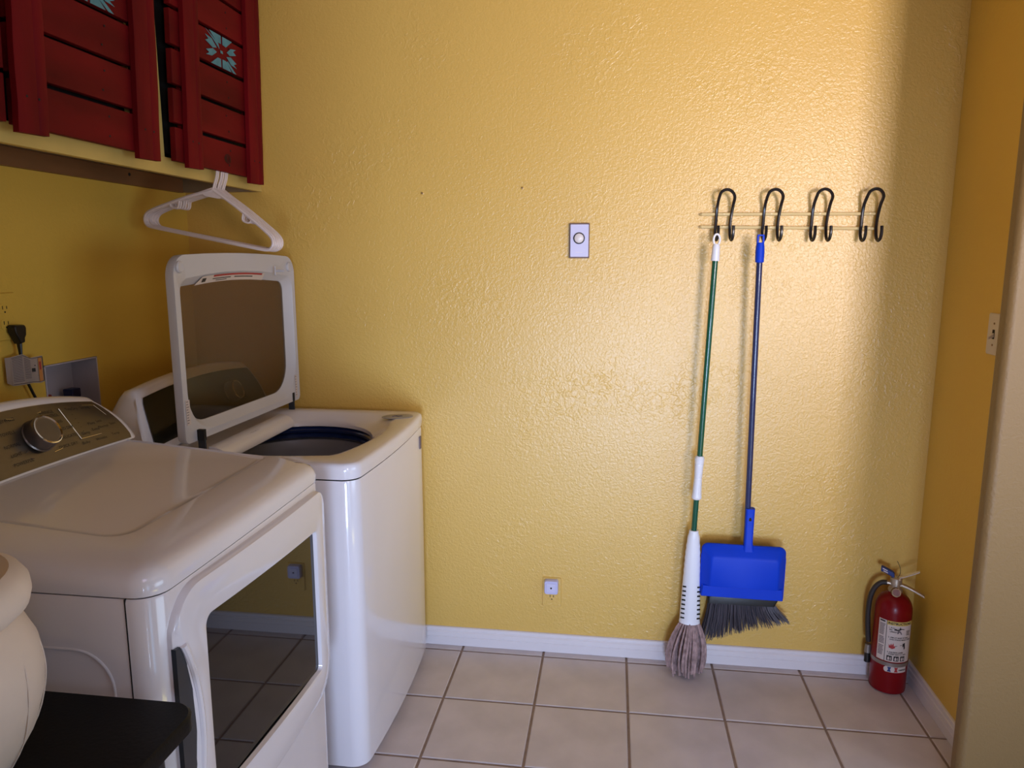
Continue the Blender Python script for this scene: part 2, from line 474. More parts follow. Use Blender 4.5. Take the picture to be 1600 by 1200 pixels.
# control consoles (both machines share the shape)
def console(par, yc, half, xb, xf0, xf1, zb, zt, arch, name='control_console', endins=.045):
    def topz(s): return zt + arch * (1 - s * s)
    def F(s, v, off=0.0):
        ins = endins * (v ** 2.2)
        y = yc + s * (half - ins)
        z = zb + (topz(s) - zb) * v
        x = xf0 + (xf1 - xf0) * v - .010 * sin(pi * v) * 0 + .006 * sin(pi * v)
        x += .022 * (1 - s * s) * -1 * (1 - v)            # front foot bows back a little in the middle
        nrm = Vector((topz(s) - zb, 0, xf0 - xf1)).normalized()
        return (x + nrm.x * off, y, z + nrm.z * off)
    def st(s):
        pts = []
        for v in [0, .03, .15, .3, .45, .6, .75, .88, .96, 1.0]: pts.append(F(s, v))
        x, y, z = F(s, 1)
        for dx, dzz in ((-.008, .006), (-.018, .009), (-.04, .004), (-.055, -.012)):
            pts.append((xf1 + dx, y, z + dzz))
        x0, y0, _ = F(s, 0); ym = (y + y0) / 2
        pts.append((xb, y, zb + .6 * (z - zb))); pts.append((xb, y0, zb))
        return pts
    ss = [-1 + 2 * i / 28 for i in range(29)]
    rings = [st(s) for s in ss]
    # rounded ends
    def shrink(r, k, dy):
        c = Vector((sum(p[0] for p in r) / len(r), 0, zb + .04))
        return [(c.x + (p[0] - c.x) * k, p[1] + dy, max(zb, c.z + (p[2] - c.z) * k)) for p in r]
    rings = [shrink(rings[0], .80, -.020), shrink(rings[0], .91, -.015), shrink(rings[0], .97, -.008)] + rings + [shrink(rings[-1], .97, .008), shrink(rings[-1], .91, .015), shrink(rings[-1], .80, .020)]
    bm = new(); loft(bm, rings)
    return part(name, bm, M_enam, par, smooth=True), F

def panel(par, F, v0, v1, m, s0=-.975, s1=.975):
    bm = new(); n, k = 30, 10
    rows = []
    for j in range(k + 1):
        v = v0 + (v1 - v0) * j / k
        e = 0.012 if j in (0, k) else 0
        rows.append([F((s0 + e) + (s1 - s0 - 2 * e) * i / n, v, .0035) for i in range(n + 1)])
    vr = [[bm.verts.new(p) for p in r] for r in rows]
    for a, b in zip(vr[:-1], vr[1:]):
        for i in range(n): bm.faces.new((a[i], a[i + 1], b[i + 1], b[i]))
    g0 = bmesh.ops.solidify(bm, geom=list(bm.faces), thickness=.002)
    return part('control_panel', bm, m, par, smooth=True)

def knob(par, F, s, v, r=.035, h=.030, m=None):
    p = Vector(F(s, v, .004)); n = (Vector(F(s, v, 1)) - Vector(F(s, v, 0))).normalized()
    rot = Vector((0, 0, 1)).rotation_difference(n).to_matrix()
    def tr(bm):
        for q in bm.verts: q.co = rot @ q.co + p
    bm = new(); lathe(bm, [(r * 1.03, 0), (r * 1.06, .003), (r, .005), (r * .97, h * .9), (r * .93, h)], n=40); tr(bm)
    k = part('dial_knob', bm, M_knobside, par, smooth=True)
    bm = new(); loft(bm, [[(a * cos(2 * pi * i / 40), a * sin(2 * pi * i / 40), z) for i in range(40)] for a, z in
                          ((r * .93, h - .001), (r * .93, h + .002), (r * .87, h + .003), (r * .81, h - .001))], False, False); tr(bm)
    part('chrome_bezel', bm, M_chrome, k, smooth=True)
    bm = new(); lathe(bm, [(r * .81, h - .004), (r * .81, h - .002), (r * .76, h), (r * .3, h + .0008), (.0005, h + .001)], n=40); tr(bm)
    part('knob_face', bm, M_knob, k, smooth=True)
    return k

wc, WF = console(washer, -.372, .345, -.862, -.700, -.770, .9235, 1.090, .022)
M_wpanel = mat('dark_console_glass', (.045, .042, .026), .22, .3, coat=.3, var=.05)
panel(washer, WF, .12, .90, M_wpanel)
knob(washer, WF, .40, .50, r=.034)

# lid, standing open
LX = -.598; ly0, ly1, lz0, lz1 = -.700, .008, .952, 1.468
lean = lambda z: -(z - lz0) * .004
yawl = lambda y: (y - ly1) * .030
def LP(y, z, x): return (LX + x + lean(z) + yawl(y), y, z)
n_l = 8
outl = rr2(ly0, ly1, lz0, lz1, [.018, .055, .055, .018], n_l, 6)
innr = rr2(-.676, -.012, .972, 1.398, [.12, .035, .035, .12], n_l, 6)
glas = rr2(-.666, -.044, .998, 1.378, [.10, .03, .03, .10], n_l, 6)
def arch_(pts, amt, z0=1.2):
    return [(u, v + (amt * (1 - ((u + .36) / .35) ** 2) if v > z0 else 0)) for u, v in pts]
outl2 = arch_(outl, .010); innr = arch_(innr, .026); glas = arch_(glas, .018)
def ins(pts, d):
    cu, cv = (ly0 + ly1) / 2, (lz0 + lz1) / 2
    return [(u + (d if u < cu else -d), v + (d if v < cv else -d)) for u, v in pts]
rings = [[LP(u, v, -.028) for u, v in ins(outl2, .007)], [LP(u, v, -.024) for u, v in ins(outl2, .002)], [LP(u, v, -.003) for u, v in outl2],
         [LP(u, v, .0005) for u, v in ins(outl2, .0008)], [LP(u, v, 0) for u, v in ins(outl2, .003)], [LP(u, v, 0) for u, v in innr], [LP(u, v, -.003) for u, v in ins(innr, .003)],
         [LP(u, v, -.022) for u, v in glas], [LP(u, v, -.028) for u, v in glas]]
bm = new(); loft(bm, rings, closed=True)
lid = part('lid', bm, M_lidp, washer, smooth=True)
bm = new(); loft(bm, [[LP(u, v, -.0225) for u, v in glas], [LP(u, v, -.0255) for u, v in glas]])
part('lid_glass', bm, M_lidglass, lid)
for y, z in ((-.674, 1.438), (-.034, 1.432)):
    bm = new(); rg = lambda r, x: [LP(y + r * cos(2 * pi * i / 20), z + r * sin(2 * pi * i / 20), x) for i in range(20)]
    loft(bm, [rg(.0165, 0), rg(.016, .005), rg(.012, .008), rg(.004, .006)])
    part('lid_bumper', bm, M_lidp, lid, smooth=True)
bm = new()
for (a, b, c, d, e) in ((-.150, -.142, 1.405, 1.436, .004),): box(bm, LX - .001, LX + e, a, b, c, d)
box(bm, LX, LX + .034, -.149, -.143, 1.416, 1.424)
part('lid_latch', bm, M_lidp, lid, bevel=.0015)
for y in (-.640, -.046):
    bm = new(); box(bm, LX - .02, LX + .0012, y - .006, y + .006, .953, .984)
    part('hinge_slot', bm, M_dark, lid)
for y in (-.640, -.046):
    bm = new(); box(bm, LX - .02, LX + .002, y - .004, y + .002, .921, .958)
    part('hinge', bm, M_slate, lid, bevel=.001)
# warning sticker on the arched upper lip, and the two data stickers
def warnP(u, t, x=.0): 
    z = 1.398 + .026 * (1 - ((u + .36) / .35) ** 2) - .006 - t * .022
    return LP(u, z, -.004 - t * .012 + .0016)
bm = new(); a = [bm.verts.new(warnP(-.56 + .36 * i / 16 + .0, 0)) for i in range(17)]; b = [bm.verts.new(warnP(-.585 + .385 * i / 16, 1)) for i in range(17)]
for i in range(16): bm.faces.new((a[i], a[i + 1], b[i + 1], b[i])).material_index = 0
def wstrip(u0, u1, t0, t1, mi):
    a = [bm.verts.new(Vector(warnP(u0 + (u1 - u0) * i / 8, t0)) + Vector((.0008, 0, .0006))) for i in range(9)]
    b = [bm.verts.new(Vector(warnP(u0 + (u1 - u0) * i / 8, t1)) + Vector((.0008, 0, .0006))) for i in range(9)]
    for i in range(8): bm.faces.new((a[i], a[i + 1], b[i + 1], b[i])).material_index = mi
wstrip(-.50, -.215, .06, .30, 1); wstrip(-.555, -.535, .3, .8, 2); wstrip(-.50, -.40, .5, .62, 2); wstrip(-.38, -.27, .48, .62, 2); wstrip(-.48, -.42, .75, .85, 2)
tag(part('warning_sticker', bm, [M_lab, M_redink, M_ink], lid), label='white warning sticker with a red band')
def sticker(par, y0, y1, z0, z1, n, x=.0008):
    bm = new(); box(bm, 0, .0006, 0, 1, 0, 1)
    for v in bm.verts:
        v.co = Vector(LP(y0 + (y1 - y0) * v.co.y, z0 + (z1 - z0) * v.co.z, x + v.co.x))
    for i in range(n):
        zz = z1 - (z1 - z0) * (i + .7) / (n + .4); L = rnd.uniform(.5, .85)
        a = len(bm.verts)
        q = [LP(y0 + (y1 - y0) * (.1 if k in (0, 3) else L), zz + (0 if k < 2 else .0022), x + .0009) for k in range(4)]
        bm.faces.new([bm.verts.new(p) for p in q]).material_index = 1
    return tag(part('data_sticker', bm, [M_lab, M_greyink], par), label='white data sticker with fine print')
sticker(lid, -.690, -.672, 1.005, 1.075, 9); sticker(lid, -.029, -.014, .965, 1.045, 8)

# ------------------------------------------------------------------ dryer
DX0, DX1, DY0, DY1 = -.86, -.172, -1.530, -.848
dryer = root('tumble_dryer', (-.51, -1.19, 0), 'white front-loading tumble dryer with a dark glass door, nearer of the two machines', 'dryer')
dr = lambda z, i=0, bow=.004: bowed(DX0, DX1, DY0, DY1, .045, bow, z, inset=i)
bm = new(); loft(bm, [dr(.02, .012), dr(.03), dr(.45), dr(.916, .0005), dr(.921, .003)])
part('cabinet', bm, M_enam, dryer, smooth=True)
for x in (DX0 + .06, DX1 - .06):
    for y in (DY0 + .06, DY1 - .06):
        bm = new(); lathe(bm, [(.018, 0), (.02, .004), (.012, .01), (.012, .03)], x, y, 12)
        part('levelling_foot', bm, M_black, dryer, smooth=True)
# domed top: skirt, roll and crease around a smooth centre
def dtop(z, ins_, rise=0):
    pts = bowed(DX0, DX1, DY0, DY1, .05, .004, z, inset=ins_)
    return [(x, y, zz + rise * max(0, (DX1 - .15 - x)) / .40) for x, y, zz in pts]
def dtop2(z, ix, iy, r, rise):
    pts = rr2(DX0 + .01, DX1 - ix, DY0 + iy, DY1 - iy * .15, [r, r * .4, .004, .004], 6, 8)
    return [(x, y, z + rise * max(0, (DX1 - .14 - x)) / .40) for x, y in pts]
rings = [dr(.9235, .003), dr(.9245), dr(.940, -.0015), dtop(.952, .002, .01), dtop(.960, .008, .02), dtop(.966, .020, .026), dtop(.9705, .04, .03),
         dtop2(.9750, .09, .085, .05, .034), dtop2(.9770, .124, .108, .05, .034), dtop2(.9765, .130, .113, .05, .034), dtop2(.9735, .136, .118, .045, .034), dtop2(.9730, .148, .130, .04, .034)]
bm = new(); vr = loft(bm, rings, cap0=False, cap1=True)
part('top_panel', bm, M_enam, dryer, smooth=True)
# side panel seam and embossed rounded rectangle
bm = new(); box(bm, -.2250, -.2232, DY0 - .0006, DY0 + .004, .03, .922)
part('side_seam', bm, M_dark, dryer)
bm = new()
op = rr2(-.80, -.252, .12, .832, .07, 8); ip = rr2(-.793, -.259, .127, .825, .063, 8)
loft(bm, [[(u, DY0 + .002, v) for u, v in op], [(u, DY0 - .003, v) for u, v in [((a[0] + b[0]) / 2, (a[1] + b[1]) / 2) for a, b in zip(op, ip)]], [(u, DY0 + .002, v) for u, v in ip]], False, False)
part('side_emboss', bm, M_enam, dryer, smooth=True, autos=False)
# door
DXF = -.1485
dout = rr2(-1.502, -.872, .385, .905, [.09, .035, .075, .09], 8, 6)
dout = [(u - (0), v + (.012 * (-u - .87) / .63 if v > .7 else 0)) for u, v in dout]
win = [( -1.420, .500), (-.934, .468), (-.925, .816), (-1.418, .842)]
win = rr2(-1.420, -.930, .47, .83, [.012, .012, .022, .03], 8, 6)
win = [(u, v + ((.018 if v > .6 else .02) * (-u - 1.175) * -1 / -.25 * 1 if False else (.014 * ((-u - 1.175) / .25)))) for u, v in win]
def inset_to(a, b, t): return [(p[0] + (q[0] - p[0]) * t, p[1] + (q[1] - p[1]) * t) for p, q in zip(a, b)]
def DP(u, v, x): return (DXF + x - .008 * ((u + 1.187) / .315) ** 2, u, v)
# the handle side is cut back in a shallow curve
def cut(pts, amt):
    out = []
    for u, v in pts:
        if u < -1.44 and .47 < v < .87:
            k = sin(pi * (.87 - v) / .40); u = u + amt * max(0, k)
        out.append((u, v))
    return out
dsub = cut(dout, .045)
win_in = inset_to(win, [(-1.175, .65)] * len(win), .012)
win_fr = inset_to(win, [(-1.175, .65)] * len(win), -.02)
rings = [[DP(u, v, -.026) for u, v in dout], [DP(u, v, -.010) for u, v in dout], [DP(u, v, -.002) for u, v in inset_to(dsub, win, .03)],
         [DP(u, v, 0) for u, v in inset_to(dsub, win, .09)], [DP(u, v, .001) for u, v in inset_to(dsub, win, .5)], [DP(u, v, .0) for u, v in win_fr], [DP(u, v, -.002) for u, v in win],
         [DP(u, v, -.012) for u, v in win_in]]
bm = new(); loft(bm, rings, cap0=True, cap1=False)
door = part('door', bm, M_enam, dryer, smooth=True)
bm = new(); loft(bm, [[(DXF - .0180, u, v) for u, v in win_fr], [(DXF - .0155, u, v) for u, v in win_in]])
part('door_glass', bm, M_glassdark, door)
# dark finger pocket behind the cut-back edge
bm = new()
L_ = []; R_ = []
for i in range(25):
    v = .825 - i / 24 * .335; t = i / 24
    wdt = .046 * sin(pi * min(1, t * .92 + .04)) ** .7
    L_.append((-1.5035, v)); R_.append((-1.5035 + max(.004, wdt), v))
pp = L_ + R_[::-1]
poly_prism(bm, pp, lambda u, v, d: DP(u, v, d), -.012, -.0035)
tag(part('handle_pocket', bm, M_slate, door), label='dark grey curved handle recess')
bm = new()
tube(bm, [DP(-1.5035 + .046 * sin(pi * min(1, (i / 24) * .92 + .04)) ** .7 + .006, .825 - i / 24 * .335, -.001) for i in range(25)], .006, 8)
part('handle_edge', bm, M_enam, door, smooth=True)
# console
dc, DF = console(dryer, -1.189, .345, -.872, -.672, -.756, 1.006, 1.110, .034, endins=.040)
panel(dryer, DF, .025, .94, M_metal, -.985, .985)
DKS = .235
kd = knob(dryer, DF, DKS, .47, r=.037, h=.032)
# print on the panel: s runs along the panel, v up it
def dpx(s, v, sz): 
    L = .345
    return lambda a, b: DF(s + a / L, v + b / .15, .0048)
bm = new()
for s, v, t in ((.425, .80, 'WRINKLE'), (.44, .73, 'CONTROL'), (.46, .62, 'JEANS'), (.475, .49, 'TIMED DRY'), (.475, .35, 'DELICATES'), (.43, .21, 'QUICK DRY'),
                (.055, .80, 'BULKY ITEMS'), (.03, .62, 'TOWELS'), (.02, .44, 'NORMAL'), (.02, .30, 'LIGHT'), (.05, .16, 'POWERFUL'),
                (.64, .80, 'Time'), (.70, .80, 'Dry'), (.80, .80, 'Sensing'), (.62, .33, 'Damp'), (.72, .36, 'Extra'), (.72, .48, 'More'), (.80, .38, 'Normal'), (.80, .5, 'Less'), (.90, .40, 'Start'),
                (.58, .17, 'Bulky'), (.72, .17, 'Wrinkle'), (.86, .19, 'Temp')):
    text_mesh(t, .0105, dpx(s, v, 1), bm)
for i in range(5):
    text_mesh('-', .012, dpx(.625 - .004 * i, .70 - .08 * i, 1), bm)
part('panel_lettering', bm, M_ink, dryer, kind='stuff')
bm = new()
def pline(s0, v0, s1, v1, wd=.0011):
    a, b = Vector(DF(s0, v0, .0050)), Vector(DF(s1, v1, .0050))
    tube(bm, [a, b], wd, 4)
pline(.555, .83, .555, .25); pline(.555, .25, .74, .25); pline(.92, .84, .92, .60, .0005); pline(.80, .85, .92, .84, .0005)
for i, (a, b, c, d) in enumerate(((.345, .81, .385, .82), (.36, .64, .40, .64), (.36, .36, .40, .36), (.30, .17, .375, .19), (.10, .18, .13, .17), (.12, .30, .09, .29), (.08, .82, .13, .80))):
    pline(a, b, c, d, .0008)
tag(part('panel_lines', bm, M_chrome, dryer, kind='stuff'), label='thin bright lines printed on the control panel')

# ------------------------------------------------------------------ upper cabinet with red plank doors
FX = -.722; CZ0 = 1.697; CY0 = -2.35
cab = root('wall_cabinet', (XL, -.9, CZ0), 'yellow wall cabinet with red plank doors hung over the machines', 'cabinet')
bm = new()
box(bm, XL, FX - .0185, .020, YB - .001, CZ0, ZC - .002)                    # end panel at the back wall
box(bm, XL, FX - .0185, CY0, CY0 + .02, CZ0, ZC - .002)
box(bm, XL, FX - .018, CY0 + .02, .020, CZ0 + .045, CZ0 + .060)     # bottom board, raised behind the rail
part('carcass', bm, M_under, cab)
bm = new()
box(bm, FX - .018, FX, CY0, YB - .001, CZ0, CZ0 + .046)
box(bm, FX - .018, FX, CY0, YB - .001, ZC - .06, ZC - .002)
for y in (-.012, -.655, -1.155, -1.75):
    if y == -.012: box(bm, FX - .018, FX, -.03, YB - .001, CZ0 + .046, ZC - .06)
    else: box(bm, FX - .018, FX, y - .02, y + (.118 if y == -.655 else .03), CZ0 + .046, ZC - .06)
part('face_frame', bm, M_yel, cab, bevel=.001)
bm = new(); box(bm, XL + .001, XL + .012, CY0 + .02, .02, CZ0 + .062, ZC - .01)
part('back_board', bm, M_dark, cab)
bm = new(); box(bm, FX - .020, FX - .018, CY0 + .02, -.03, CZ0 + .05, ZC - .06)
part('interior_shade_sheet', bm, M_dark, cab)  # added dark sheet that imitates the shade inside the cabinet
bm = new(); box(bm, XL + .001, XL + .020, CY0 + .02, .0, CZ0 - .004, CZ0 + .0445)
cl = part('cleat', bm, M_cleat, cab, bevel=.001); tag(cl, label='brown wood strip screwed to the wall under the cabinet')
for y, z in ((-.82, 1.725), (-.30, 1.725)):
    bm = new(); lathe(bm, [(.005, XL + .019), (.005, XL + .0215), (.001, XL + .0205)], y, z, 10, 'x')
    part('screw', bm, M_dark, cl)
def plank_door(y0, y1, bats, jag):
    d = empty('door', (0, 0, 0)); d.parent = cab; d.matrix_parent_inverse = cab.matrix_world.inverted()
    return d
SLX0, SLX1 = -.700, -.683
def slat_shape(bm, x0, x1, ya, yb, za, zb):
    box(bm, x0, x1, ya, yb, za, zb)
def door_b(name_label, y0, y1, battens, zs_top, sl0, sl1):
    bm = new(); # hidden ledger rail that carries the slats: the door's own body
    box(bm, SLX0 - .012, SLX0, sl0 + .06, sl0 + .08, 1.76, 2.40)
    d = part('door', bm, M_redv, cab); tag(d, label=name_label)
    bm = new(); box(bm, SLX0 - .012, SLX0, sl1 - .05, sl1 - .03, 1.76, 2.40); part('ledger', bm, M_redv, d)
    z = 1.731; k = 0; slats = []
    while z < 2.42:
        zt = z + .1045 - .0105 - rnd.uniform(-.002, .003)
        e = rnd.uniform(-.004, .004)
        bm = new(); box(bm, SLX0, SLX1 + rnd.uniform(-.001, .001), sl0 + e, sl1 + rnd.uniform(-.003, .001), z + rnd.uniform(-.001, .001), zt)
        s_ = part('slat', bm, M_red, d, bevel=.0018); s_.parent = d; slats.append((s_, z, zt))
        z += .1045; k += 1
    for (b0, b1, zb) in battens:
        bm = new()
        m_ = (b0 + b1) / 2; n = 12; rings = []
        for i in range(n + 1):
            zz = zb + (2.425 - zb) * i / n; j0, j1 = rnd.uniform(-.0012, .0012), rnd.uniform(-.0012, .0012)
            x = -.667
            prof = [(SLX1 + .0015, b0 + j0), (x - .001, b0 + j0), (x, b0 + .003 + j0), (x, m_ + .012), (x - .0022, m_ + .014), (x, m_ + .017), (x, b1 - .003 + j1), (x - .001, b1 + j1), (SLX1 + .0015, b1 + j1)]
            rings.append([(a, b, zz + (.003 * (b - b0) / (b1 - b0) if i == 0 else 0)) for a, b in prof])
        loft(bm, rings)
        part('batten', bm, M_redv, d, smooth=True)
    # nail holes
    bm = new()
    for s_, za, zb_ in slats[:6]:
        for q in range(2):
            y = sl0 + (sl1 - sl0) * (.58 + .06 * rnd.random()); zz = za + (.022 if q else .068)
            lathe(bm, [(.0028, SLX1 + .0006), (.0028, SLX1 + .0014)], y, zz, 8, 'x')
    for (b0, b1, zb) in battens:
        for q in (.3, .7): lathe(bm, [(.0028, -.6672), (.0028, -.6664)], b0 + (b1 - b0) * q, zb + .075, 8, 'x')
    part('nail_holes', bm, M_dark, d, kind='stuff')
    return d, slats
dC, slC = door_b('narrow right-hand red plank door with a turquoise star', 0, 0, [(-.507, -.430, 1.716), (-.141, -.048, 1.709)], 0, -.545, -.054)
dB, slB = door_b('wide middle red plank door', 0, 0, [(-1.123, -1.039, 1.714), (-.732, -.641, 1.713)], 0, -1.116, -.648)
dA, slA = door_b('left-hand red plank door, mostly out of frame', 0, 0, [(-1.42, -1.31, 1.716), (-1.75, -1.64, 1.716)], 0, -1.74, -1.136)
# painted eight-pointed star: turquoise patches
def star(par, yc, zc, hw, hh):
    bm = new()
    tri = [[(-.97, 1), (-.20, .45), (-.12, .12), (-.55, .60)], [(-.75, 1.02), (-.02, 1.02), (-.02, .50), (-.30, .50)], [(.08, 1.02), (.72, 1.02), (.30, .45), (.08, .50)],
           [(-1, .62), (-.62, .55), (-.30, .12), (-.55, .0), (-1, .25), (-.80, .42)], [(.98, .62), (.62, .52), (.35, .14), (.55, .02), (.98, .25), (.78, .42)],
           [(-.98, -.30), (-.55, -.05), (-.30, -.16), (-.62, -.55), (-.98, -.62), (-.78, -.42)], [(1, -.30), (.60, -.05), (.32, -.16), (.62, -.55), (1, -.62), (.80, -.45)],
           [(-.70, -1.02), (-.26, -.48), (-.05, -.48), (-.05, -1.02)], [(.05, -1.02), (.05, -.46), (.28, -.46), (.62, -1.02)], [(.40, -.40), (.95, -1.02), (.74, -1.02), (.30, -.52)],
           [(-.07, .07), (.07, .07), (.09, -.10), (-.06, -.10)]]
    for t in tri:
        poly_prism(bm, t, lambda u, v, d: (SLX1 + d, yc + u * hw, zc + v * hh), .0009, .0016)
    tag(part('painted_star', bm, M_turq, par, kind='stuff'), label='turquoise eight-pointed star stencilled on the slat')
sC = [s for s in slC if 2.03 < s[1] < 2.06][0]
star(dC, -.278, (sC[1] + sC[2]) / 2, .092, .046)
sB = [s for s in slB if 2.03 < s[1] < 2.06][0]
star(dB, -.873, (sB[1] + sB[2]) / 2, .092, .046)
# wood knot on the bottom slat
bm = new()
for k in range(3):
    r = .018 - k * .0055
    rg = [[(SLX1 + .0012 + .0003 * q, -.262 + (r - .0022 * q) * 1.1 * cos(a), 1.772 + (r - .0022 * q) * .8 * sin(a)) for a in [2 * pi * i / 18 for i in range(18)]] for q in (0, 1)]
    loft(bm, rg, False, False)
part('wood_knot', bm, M_dark, dC)

# the home-made doors hang a little out of square
for d in (dA, dB, dC):
    seen = set()
    for o in [d] + list(d.children_recursive):
        if o.data.name in seen: continue
        seen.add(o.data.name)
        for v in o.data.vertices: v.co.y += .05 * (v.co.z - 1.72)

# ------------------------------------------------------------------ hangers
def hanger_mesh():
    bm = new(); r = .0034
    W = .215
    # outline loop (u right, v up), origin at neck
    pts = [(0, .002), (.012, -.004), (.05, -.020), (.10, -.044), (.165, -.079), (.200, -.100), (.214, -.114), (.217, -.131), (.207, -.146), (.185, -.150), (.10, -.1505), (0, -.1505),
           (-.10, -.1505), (-.185, -.150), (-.207, -.146), (-.217, -.131), (-.214, -.114), (-.200, -.100), (-.165, -.079), (-.10, -.044), (-.05, -.020), (-.012, -.004)]
    P = smoothpath([(u, 0, v) for u, v in pts] + [(0, 0, .002)], 3)
    tube(bm, P, .0043, 6, sx=1, sy=1.2, ref=(0, 1, 0))
    # gusset at neck
    poly_prism(bm, [(-.045, -.013), (0, .010), (.045, -.013), (.02, -.022), (-.02, -.022)], lambda u, v, d: (u, d, v), -.0015, .0015)
    return bm
def clip_mesh(s):
    bm = new()
    tube(bm, smoothpath([(s * .108, 0, -.050), (s * .108, 0, -.070), (s * .116, 0, -.076), (s * .132, 0, -.076), (s * .137, 0, -.066)], 3), .0032, 6)
    return bm
def hook_mesh():
    bm = new()
    pts = [(0, 0, 0), (.002, 0, .018), (.006, 0, .040), (.006, 0, .060)]
    for i in range(9):
        a = R(0 + 200 * i / 8); pts.append((-.018 + .024 * cos(a), 0, .066 + .024 * sin(a)))
    tube(bm, smoothpath(pts, 2), .0032, 6)
    return bm
hm, c1m, c2m, hkm = hanger_mesh(), clip_mesh(1), clip_mesh(-1), hook_mesh()
h0 = empty('clothes_hanger', (0, 0, 0), 'x', 'hanger', 'white plastic clothes hangers under the cabinet')
bpy.context.view_layer.update()
for nm, b in (('frame', hm), ('strap_clip', c1m), ('strap_clip', c2m), ('hook', hkm)):
    part(nm, b, M_hang, h0, smooth=True)
HN = ['rearmost', 'second from the rear', 'third from the rear', 'third from the front', 'second from the front', 'front']
for i in range(6):
    if i == 0: h = h0
    else:
        h = h0.copy(); C.objects.link(h)
        for ch in h0.children:
            c = ch.copy(); C.objects.link(c); c.parent = h
    h.location = (-.713 + rnd.uniform(-.001, .001) , -.243 - i * .0115 - (.006 if i > 3 else 0), 1.672 + rnd.uniform(-.001, .001))
    h.rotation_euler = (0, R(11 + rnd.uniform(-.5, .5)), R(rnd.uniform(-.3, .3)))
    h['label'] = 'white plastic hanger hooked under the cabinet, %s of the bunch of six' % HN[i]

# ------------------------------------------------------------------ left wall: outlet, plug and cord, outlet box
def outlet_plate(name, fn, w_, h_, label, painted, cat='outlet', loc=(0, 0, 0), two=True):
    """fn(u,v,d): u across, v up, d out of the wall"""
    e = root(name, loc, label, cat)
    bm = new(); pts = rr2(-w_ / 2, w_ / 2, -h_ / 2, h_ / 2, .004, 3)
    i2 = [(u * .95, v * .97) for u, v in pts]
    loft(bm, [[fn(u, v, 0) for u, v in pts], [fn(u, v, .003) for u, v in pts], [fn(u, v, .0055) for u, v in i2]])
    part('cover_plate', bm, painted, e, smooth=True)
    for vz in (.0195, -.0195):
        bm = new(); pts = rr2(-.017, .017, vz - .014, vz + .014, .010, 5)
        loft(bm, [[fn(u, v, .0055) for u, v in pts], [fn(u, v, .0068) for u, v in pts]])
        rc = part('receptacle', bm, painted, e)
        bm = new()
        for du, hh in ((-.0065, .0045), (.0065, .0038)):
            poly_prism(bm, [(du - .0012, vz + .004 - hh), (du + .0012, vz + .004 - hh), (du + .0012, vz + .004 + hh), (du - .0012, vz + .004 + hh)], fn, .0067, .0071)
        poly_prism(bm, [(.0025 * cos(a), vz - .0075 + .0025 * sin(a)) for a in [2 * pi * i / 10 for i in range(10)]], fn, .0067, .0071)
        part('slots', bm, M_dark, rc, kind='stuff')
    return e
fl = lambda y, z: (lambda u, v, d: (XL + d, y + u, z + v))
outlet_plate('wall_outlet', fl(-.832, 1.312), .078, .122, 'yellow-painted outlet on the left wall with a black plug in it', M_wall_l, loc=(XL, -.832, 1.25))
cord = root('power_cord', (XL + .01, -.81, 1.27), 'black power cord with a flat plug, running down behind the dryer console', 'power cord')
bm = new(); sh = [(-.020, .017), (-.016, .023), (.018, .021), (.021, .014), (.019, -.006), (.013, -.014), (.012, -.026), (-.002, -.028), (-.008, -.016), (-.019, .004)]
fpl = fl(-.815, 1.268)
loft(bm, [[fpl(u, v, .009) for u, v in sh], [fpl(u, v, .026) for u, v in sh], [fpl(u * .85, v * .88, .032) for u, v in sh]])
part('plug', bm, M_black, cord, bevel=.002)
bm = new(); tube(bm, smoothpath([(XL + .020, -.812, 1.248), (XL + .022, -.813, 1.205), (XL + .024, -.812, 1.17), (XL + .022, -.800, 1.135), (XL + .02, -.775, 1.085), (XL + .02, -.750, 1.03), (XL + .02, -.74, .96)], 5),
                  [.0040 + .0035 * max(0, 1 - i / 5) for i in range(31)], 8, sx=1, sy=.8)
part('cable', bm, M_black, cord, smooth=True)
# paper tag folded around the cord
bm = new()
cols = [(-.856, 1.208, 1.142, .012), (-.848, 1.209, 1.134, .022), (-.818, 1.214, 1.133, .030), (-.795, 1.201, 1.134, .031), (-.770, 1.203, 1.130, .036), (-.760, 1.203, 1.134, .038)]
def tagP(y, t, d=0):
    for a, b in zip(cols[:-1], cols[1:]):
        if a[0] <= y <= b[0]:
            k = (y - a[0]) / (b[0] - a[0]); zt, zb, dd = [a[i] + (b[i] - a[i]) * k for i in (1, 2, 3)]
            return (XL + dd + d, y, zt + (zb - zt) * t)
NY = 24
grid = [[bm.verts.new(tagP(-.856 + .096 * i / NY, t)) for i in range(NY + 1)] for t in (0, .5, 1)]
for a, b in zip(grid[:-1], grid[1:]):
    for i in range(NY): bm.faces.new((a[i], a[i + 1], b[i + 1], b[i]))
bmesh.ops.solidify(bm, geom=list(bm.faces), thickness=.001)
def patch(y0, y1, t0, t1, mi, d=.0018):
    n = 6
    a = [bm.verts.new(tagP(y0 + (y1 - y0) * i / n, t0, d)) for i in range(n + 1)]
    b = [bm.verts.new(tagP(y0 + (y1 - y0) * i / n, t1, d)) for i in range(n + 1)]
    for i in range(n): bm.faces.new((a[i], a[i + 1], b[i + 1], b[i])).material_index = mi
for k in range(15):
    patch(-.847, -.820, .08 + k * .055, .098 + k * .055, 1); 
    if k < 12: patch(-.816, -.797, .12 + k * .06, .138 + k * .06, 1)
patch(-.775, -.765, .07, .93, 2); patch(-.794, -.784, .42, .56, 3); patch(-.786, -.783, .30, .34, 3)
patch(-.848, -.762, .035, .05, 3); patch(-.848, -.762, .945, .96, 3); patch(-.7625, -.761, .035, .96, 3); patch(-.773, -.768, .2, .5, 4, .0024)
